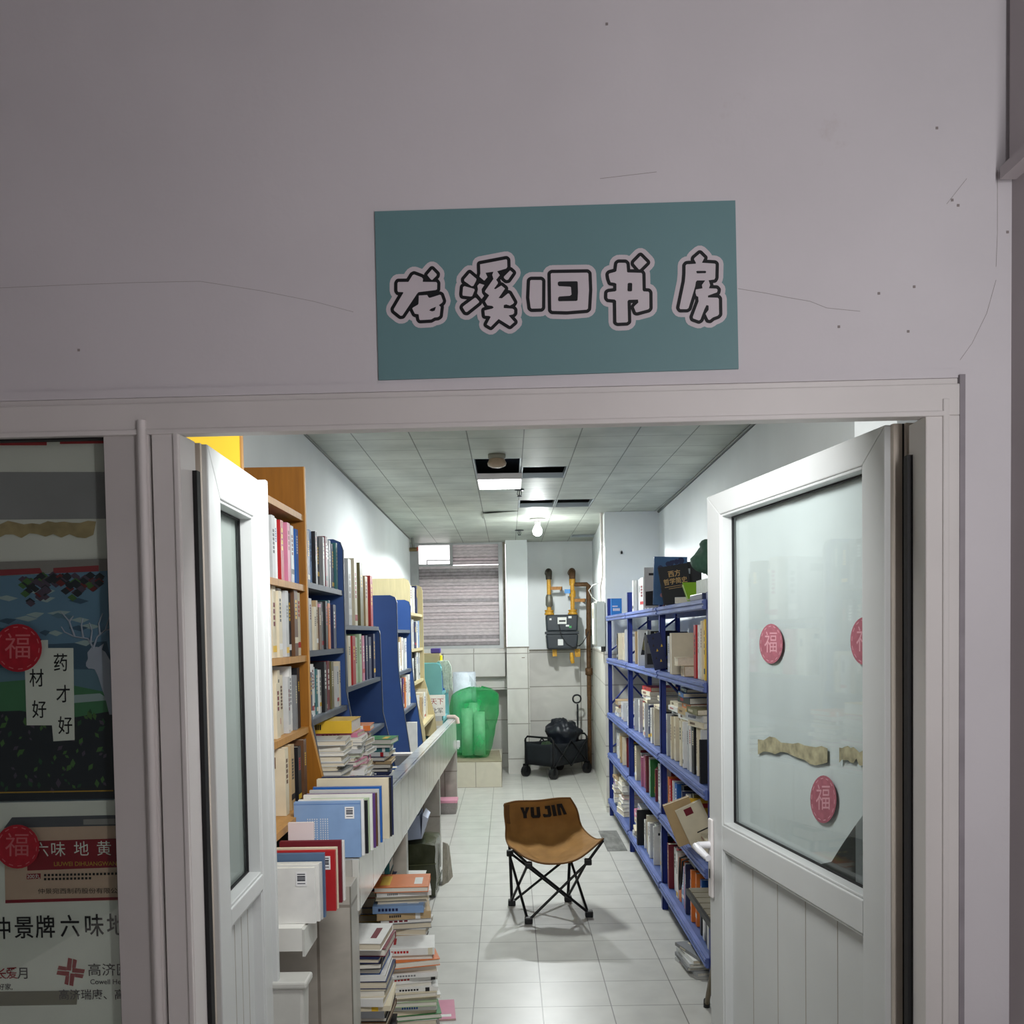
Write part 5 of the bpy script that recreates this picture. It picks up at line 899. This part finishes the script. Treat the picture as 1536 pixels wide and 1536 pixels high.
# book with two rows of characters by the teal bookcase, on a little stack
zt = stack('flwcl', -.655, 8.331, slabz(8.3) + .012, 'in the little stack before the teal bookcase', 'books before the teal bookcase', topsum=.19, dw=(.036, .04), dh=(.12, .14), ang=-PI / 2, jit=.001, aj=.01)
bpy.data.objects.remove(T_)
T_ = face('w', -.705, -.565, 8.33, zt + .001, .185, .03, 'white book with red and black characters in front of the teal bookcase', 'books before the teal bookcase')
b = MB(); v, f = text_mesh('天下', .0); b.add([(-.07 + x * .06, -.0156, .125 + y * .06) for x, y, z in v], f, 0); v, f = text_mesh('北军', .0); b.add([(-.07 + x * .052, -.0156, .045 + y * .052) for x, y, z in v], f, 1); b.build('lettering', [m_redp, m_ink], T_)
# ------------------------------------------------------------------ blue rack: rows from the near end to the far end
def RP_(lv, bay): return f'{lv} shelf of the rack\'s {bay} bay'
g_ = 'books on the blue rack'; XB = XF + .002
def rrow(codes, ya, yb_, lv, bay, hr, **k): shelf_row(codes, ya, yb_, XB, LV[lv], -1, RP_(('bottom', 'second', 'middle', 'fourth', 'top')[lv], bay), 'the door', g_, hr=hr, **{**dict(tr=(.026, .05), dr=(.15, .21), jit=.035, yaw=.12, fill=.8), **k})
rrow('wllwlllw', 5.60, 6.72, 4, 'middle', (.2, .22), tr=(.05, .09), jit=.01)
rrow('kklm', 5.22, 5.38, 4, 'near', (.2, .25), jit=.02, tr=(.02, .03), yaw=.04)
rrow('wwcfc', 6.30, 6.74, 3, 'middle', (.2, .23)); rrow('kgw', 5.90, 6.16, 3, 'middle', (.21, .24), dr=(.17, .2))
rrow('kno', 5.50, 5.78, 3, 'middle', (.2, .22)); rrow('llcck', 7.05, 7.9, 3, 'far', (.2, .25))
rrow('ycwr', 4.24, 4.52, 3, 'near', (.25, .28), tr=(.03, .045), jit=.01, yaw=.05); rrow('wl', 4.98, 5.28, 3, 'near', (.19, .21), tr=(.06, .08), yaw=.05, dr=(.12, .14))
rrow('lcckwlwccwcckl', 4.36, 5.32, 2, 'near', (.23, .236)); rrow('kwcwnlwcrwl', 5.5, 6.72, 2, 'middle', (.22, .226)); rrow('wclw', 6.95, 7.6, 2, 'far', (.14, .146))
rrow('okwnkbwra', 4.62, 5.32, 1, 'near', (.2, .24)); rrow('wwlmrewmwppkwcf', 5.5, 6.75, 1, 'middle', (.19, .25)); rrow('kkmcfcwwl', 6.95, 8.1, 1, 'far', (.18, .23))
rrow('wkwkbaawnpsawrwm', 4.20, 5.32, 0, 'near', (.18, .26)); rrow('klkwwlwcw', 5.5, 6.3, 0, 'middle', (.19, .25))
# piles lying on shelves and on the rows
zz = LV[2] + .2385
stack('lwc', 1.0, 5.17, zz, 'lying on the near middle row, far pile', g_, dw=(.17, .2), dh=(.2, .24), ang=PI, aj=.1, topsum=.07); stack('wfakbn', .99, 4.90, zz, 'lying on the near middle row, centre pile', g_, dw=(.17, .2), dh=(.2, .24), ang=PI, topsum=.16, aj=.1)
stack('clo', .98, 4.52, zz, 'lying on the near middle row, near pile', g_, dw=(.17, .2), dh=(.2, .24), ang=PI + .2, topsum=.09, aj=.2)
zz = LV[2] + .2285
stack('cwc', 1.0, 5.75, zz, 'lying on the middle bay row, near pile', g_, dw=(.17, .2), dh=(.22, .25), ang=PI, topsum=.07); stack('clcr', 1.0, 6.3, zz, 'lying on the middle bay row, far pile', g_, dw=(.17, .2), dh=(.24, .28), ang=PI, topsum=.1)
stack('wcrf', .98, 7.85, LV[2] + .001, 'lying at the far end of the middle shelf', g_, dw=(.15, .18), dh=(.19, .22), ang=PI, topsum=.13)
stack('wcc', .97, 4.36, LV[1] + .001, 'lying at the near end of the second shelf', g_, dw=(.17, .2), dh=(.18, .2), ang=PI, topsum=.08)
stack('lckw', 1.02, 4.97, LV[1] + .2415, 'lying on the near bay\'s second row', g_, dw=(.15, .17), dh=(.18, .2), ang=PI, topsum=.055)
stack('wclwpfwcl', .97, 7.45, LV[0] + .001, 'in the far bay pile on the bottom shelf', g_, dw=(.17, .2), dh=(.22, .25), ang=PI, topsum=.31); stack('wlcwuwf', .97, 7.85, LV[0] + .001, 'in the last pile on the bottom shelf', g_, dw=(.17, .2), dh=(.2, .24), ang=PI, topsum=.24)
stack('lcwcpw', .97, 6.58, LV[0] + .001, 'in the middle bay pile on the bottom shelf', g_, dw=(.16, .19), dh=(.2, .22), ang=PI, topsum=.22)
# single books whose covers face the door
def gold(b, t, h, d):
    pass
bk = face('k', .842, 1.0, 5.12, LV[4] + .0255, .205, .022, 'black book with gold Chinese title facing the door, top rack shelf', g_, tilt=-.15)
b = MB()
for s, z, k in (('西方', .158, .032), ('哲学简史', .118, .030)): v, f = text_mesh(s, .012); b.add([(-.082 + x * k * 1.08 + .004, -.0116, z + y * k * 1.15) for x, y, zz_ in v], f)
for z, w_ in ((.092, .06), (.082, .04)): b.add([(-.08 - w_, -.0116, z), (-.08 + w_, -.0116, z), (-.08 + w_, -.0116, z + .0022), (-.08 - w_, -.0116, z + .0022)], [(0, 1, 2, 3)])
b.build('lettering', mat('title_gold', C(196, 160, 104), .4, var=.05), bk)
def sky_cover(b, t, h, d):
    y = -t / 2 - .0004; rr = random.Random(12)
    for i in range(16):
        x = -d * rr.uniform(.12, .88); z = h * rr.uniform(.75, .93) if i < 11 else h * rr.uniform(.1, .35); r = rr.uniform(.008, .018); b.add([(x + r * math.cos(a * PI / 4), y - i * 1e-6, z + r * math.sin(a * PI / 4)) for a in range(8)], [tuple(range(8))], 1 if i < 11 else 2)
bk = face('b', .795, .975, 5.185, LV[4] + .003, .262, .02, 'tall night blue picture book facing the door behind the black one', g_, tilt=.03, decor=sky_cover, lean=-.0)
bk.data.materials[0] = mat('night_cover', C(58, 96, 140), .35, var=.2, scale=8); bk.data.materials[1] = CM['n']; bk.data.materials[2] = mat('rose_cover', C(150, 110, 120), .5, var=.1)
def mag_cover(b, t, h, d):
    y = -t / 2 - .0004
    b.add([(-d * .95, y, h * .05), (-d * .05, y, h * .05), (-d * .05, y, h * .45), (-d * .95, y, h * .4)], [(0, 1, 2, 3)], 3); b.add([(-d * .8, y, h * .8), (-d * .3, y, h * .8), (-d * .3, y, h * .86), (-d * .8, y, h * .86)], [(0, 1, 2, 3)], 3); b.add([(-d * .5, y - .0003, h * .2), (-d * .15, y - .0003, h * .2), (-d * .2, y - .0003, h * .34), (-d * .45, y - .0003, h * .36)], [(0, 1, 2, 3)], 1)
face('l', .80, .93, 5.55, LV[4] + .001, .235, .02, 'grey magazine with dark photo facing the door, top rack shelf', g_, decor=mag_cover)
face('w', .852, .94, 6.225, LV[3] + .001, .235, .014, 'white and black cover with green fruit, fourth rack shelf', g_, decor=lambda b, t, h, d: (b.add([(-d * .8, -t / 2 - .0004, h * .3), (-d * .05, -t / 2 - .0004, h * .3), (-d * .05, -t / 2 - .0004, h * .9), (-d * .5, -t / 2 - .0004, h * .92)], [(0, 1, 2, 3)], 3), b.add([(-d * .7, -t / 2 - .0007, h * .45), (-d * .3, -t / 2 - .0007, h * .4), (-d * .25, -t / 2 - .0007, h * .7), (-d * .6, -t / 2 - .0007, h * .72)], [(0, 1, 2, 3)], 2)), name='book').data.materials[2] = CM['o']
face('g', .842, .925, 5.845, LV[3] + .001, .205, .016, 'grey patterned cover facing the door, fourth rack shelf', g_, marks=True)
face('n', .825, .90, 5.345, LV[3] + .021, .205, .02, 'dark starry magazine leaning on the rack post', g_, tilt=-.22, decor=lambda b, t, h, d: [b.add([(-d * x, -t / 2 - .0004, h * z), (-d * x + .012, -t / 2 - .0004, h * z), (-d * x + .008, -t / 2 - .0004, h * z + .016)], [(0, 1, 2)], i % 3) for i, (x, z) in enumerate([(.2, .1), (.5, .2), (.8, .3), (.3, .4), (.6, .5), (.8, .65), (.4, .75), (.2, .6), (.7, .85), (.5, .93)])])
face('c', .845, 1.0, 4.93, LV[3] + .001, .215, .05, 'large cream boxed book facing the door, fourth rack shelf', g_)
stack('f', .93, 4.72, LV[3] + .001, 'lying small in front of the cream boxed book', g_, tr=(.05, .052), dw=(.1, .11), dh=(.09, .1), ang=PI); stack('c', .90, 4.72, LV[3] + .0535, 'with dark red binding on the small tan one', g_, tr=(.04, .042), dw=(.13, .14), dh=(.1, .11), ang=0, aj=.05)
stack('w', .95, 4.84, LV[4] + .001, 'lying flat under the lime green one', g_, tr=(.03, .031), dw=(.15, .16), dh=(.22, .23), ang=PI - .25)
bk = face('e', .865, 1.03, 4.56, LV[4] + .012, .16, .016, 'lime green book lying at a tilt on the top rack shelf', g_, lean=-1.02); bk.data.materials[0] = mat('lime_cover', C(142, 190, 40), .45, var=.05)
def yel(b, t, h, d): pass
face('y', .87, .985, 4.60, LV[1] + .001, .225, .02, 'yellow book facing the door on the second rack shelf', g_, marks=True)
face('f', .80, .93, 4.545, LV[1] + .047, .215, .03, 'tan envelope like book tilted on the second rack shelf', g_, tilt=-.35)
def sq(b, t, h, d):
    y = -t / 2 - .0004; b.add([(-d * .72, y, h * .78), (-d * .42, y, h * .78), (-d * .42, y, h * .95), (-d * .72, y, h * .95)], [(0, 1, 2, 3)], 1); b.add([(-d * .6, y, h * .3), (-d * .1, y, h * .3), (-d * .1, y, h * .33), (-d * .6, y, h * .33)], [(0, 1, 2, 3)], 3)
bk = face('c', .855, .985, 4.50, LV[1] + .056, .2, .024, 'cream book with maroon square tilted at the second shelf', g_, tilt=-.42, decor=sq); bk.data.materials[1] = CM['m']
face('k', .865, .97, 4.30, LV[2] + .001, .2, .02, 'black cover with white lines facing the door, middle rack shelf', g_, decor=lambda b, t, h, d: [b.add([(-d * x, -t / 2 - .0004, h * .12), (-d * x + .004, -t / 2 - .0004, h * .12), (-d * x + .004, -t / 2 - .0004, h * z), (-d * x, -t / 2 - .0004, h * z)], [(0, 1, 2, 3)], 0) for x, z in ((.9, .5), (.8, .65), (.5, .8), (.42, .7), (.3, .4))]).data.materials[1] = CM['w']
def port(b, t, h, d):
    y = -t / 2 - .0004; b.add([(-d * .7, y, h * .02), (-d * .3, y, h * .02), (-d * .38, y, h * .3), (-d * .62, y, h * .3)], [(0, 1, 2, 3)], 1); b.add([(-d * .5 + .012 * math.cos(a * PI / 4), y - .0001, h * .42 + .017 * math.sin(a * PI / 4)) for a in range(8)], [tuple(range(8))], 2)
bk = face('k', .85, 1.02, 6.36, LV[0] + .001, .24, .03, 'black cover with a small head portrait on the bottom shelf', g_, decor=port); bk.data.materials[1] = CM['f']; bk.data.materials[2] = CM['h']
# other things on the rack
tag(MB().box((1.06, 4.80, LV[3] + .001), (1.2, 5.25, LV[3] + .225)).box((1.055, 4.795, LV[3] + .225), (1.205, 5.255, LV[3] + .255)).build('storage_box', m_black, bevel=.004), 'plain black box at the back of the fourth rack shelf', 'box')
cdm = MB().box((.875, 8.02, LV[4] + .001), (.965, 8.06, LV[4] + .145)).build('blue_carton', mat('carton_blue', C(36, 110, 180), .45, var=.08)); tag(cdm, 'small blue carton with white lettering at the rack\'s far top end', 'carton')
b = MB(); [b.box((.89 + .012 * i, 8.0185, LV[4] + .04), (.899 + .012 * i, 8.0195, LV[4] + .062)) for i in range(5)]; b.box((.885, 8.0185, LV[4] + .075), (.93, 8.0195, LV[4] + .083)); b.build('lettering', m_sw, cdm)
tr_ = empty('dark_tray', 'dark tray of pale cards under the green cloth bag on the rack', 'tray', (.985, 4.36, LV[4] + .001)); b = MB(); b.box((-.12, -.14, 0), (.12, .14, .03)); b.build('tray', CM['n'], tr_, bevel=.004)
b = MB(); [b.box((-.1, -.12 + .04 * k, .03), (.08, -.115 + .04 * k, .095)) for k in range(6)]; b.build('card', m_paper, tr_)
b = MB(); vs = [(.90, 4.34, LV[4] + .145)]
tag(blob('cloth_bag', (.965, 4.36, LV[4] + .195), (.10, .12, .095), mat('bag_green', C(66, 100, 84), .85, var=.12, scale=40, bump=.3, bscale=60), 2.2, .3, 1.6, flat_=.095), 'dark green cloth bag sagging over the tray, top of rack', 'bag')
lb = MB().box((.90, 4.60, LV[0] + .2675), (1.08, 4.82, LV[0] + .315)).build('book_case', m_black, bevel=.006); tag(lb, 'black zip case with strap lying on the bottom shelf books', 'case')
b = MB(); b.tube([(.905, 4.66, LV[0] + .319), (.848, 4.66, LV[0] + .30), (.842, 4.67, LV[0] + .19), (.840, 4.70, LV[0] + .15), (.842, 4.72, LV[0] + .2), (.848, 4.73, LV[0] + .30), (.905, 4.73, LV[0] + .319)], .006, 6); b.build('strap', m_black, lb)

# ------------------------------------------------------------------ books that hardly show (deep in piles, behind the door leaves): one mass
REST = [1, 4, 6, 9, 11, 14, 19, 31, 32, 36, 39, 45, 46, 51, 55, 57, 58, 65, 68, 84, 90, 93, 95, 100, 104, 105, 106, 110, 115, 116, 117, 118, 119, 120, 121, 122, 123, 124, 125, 126, 127, 128, 129, 130, 138, 139, 140, 141, 142, 143, 144, 145, 146, 147, 148, 149, 151, 156, 160, 161, 162, 163, 164, 165, 166, 167, 168, 169, 170, 172, 173, 177, 178, 181, 182, 183, 184, 194, 195, 196, 217, 218, 219, 220, 221, 222, 223, 225, 226, 240, 241, 242, 258, 259, 260, 261, 262, 263, 264, 265, 266, 267, 268, 269, 270, 271, 281, 282, 283, 284, 285, 286, 287, 288, 289, 290, 291, 292, 293, 294, 295, 296, 297, 302, 303, 305, 306, 307, 308, 309, 310, 311, 312, 313, 315, 316, 317, 318, 319, 320, 321, 322, 323, 329, 330, 331, 332, 333, 334, 336, 337, 338, 339, 341, 342, 344, 347, 352, 355, 362, 363, 366, 368, 369, 373, 375, 376, 380, 384, 385, 393, 396, 400, 403, 404, 406, 407, 408, 412, 414, 417, 423, 429, 434, 436, 438, 441, 454, 460, 461, 462, 464, 465, 467, 468, 469, 470, 479, 480, 481, 482, 483, 484, 485, 487, 488, 489, 490, 491]
keep, ms_ = MB(), {}
for i in REST:
    o = bpy.data.objects.get('book' if i == 0 else f'book.{i:03d}')
    for q in [o] + list(o.children):
        W_ = o.matrix_world.copy() if False else o.matrix_basis
        off = len(keep.v); keep.v += [tuple(W_ @ v.co) for v in q.data.vertices]
        for p in q.data.polygons:
            m = q.data.materials[p.material_index]; keep.f.append([off + v for v in p.vertices]); keep.m.append(ms_.setdefault(m.name, len(ms_))); keep.sm.append(False)
    for q in list(o.children) + [o]: bpy.data.objects.remove(q)
if REST:
    o = keep.build('book_mass', [bpy.data.materials[n] for n in ms_]); o['kind'] = 'stuff'; tag(o, 'remaining books mostly hidden deep in the piles, rows and corners', 'books')
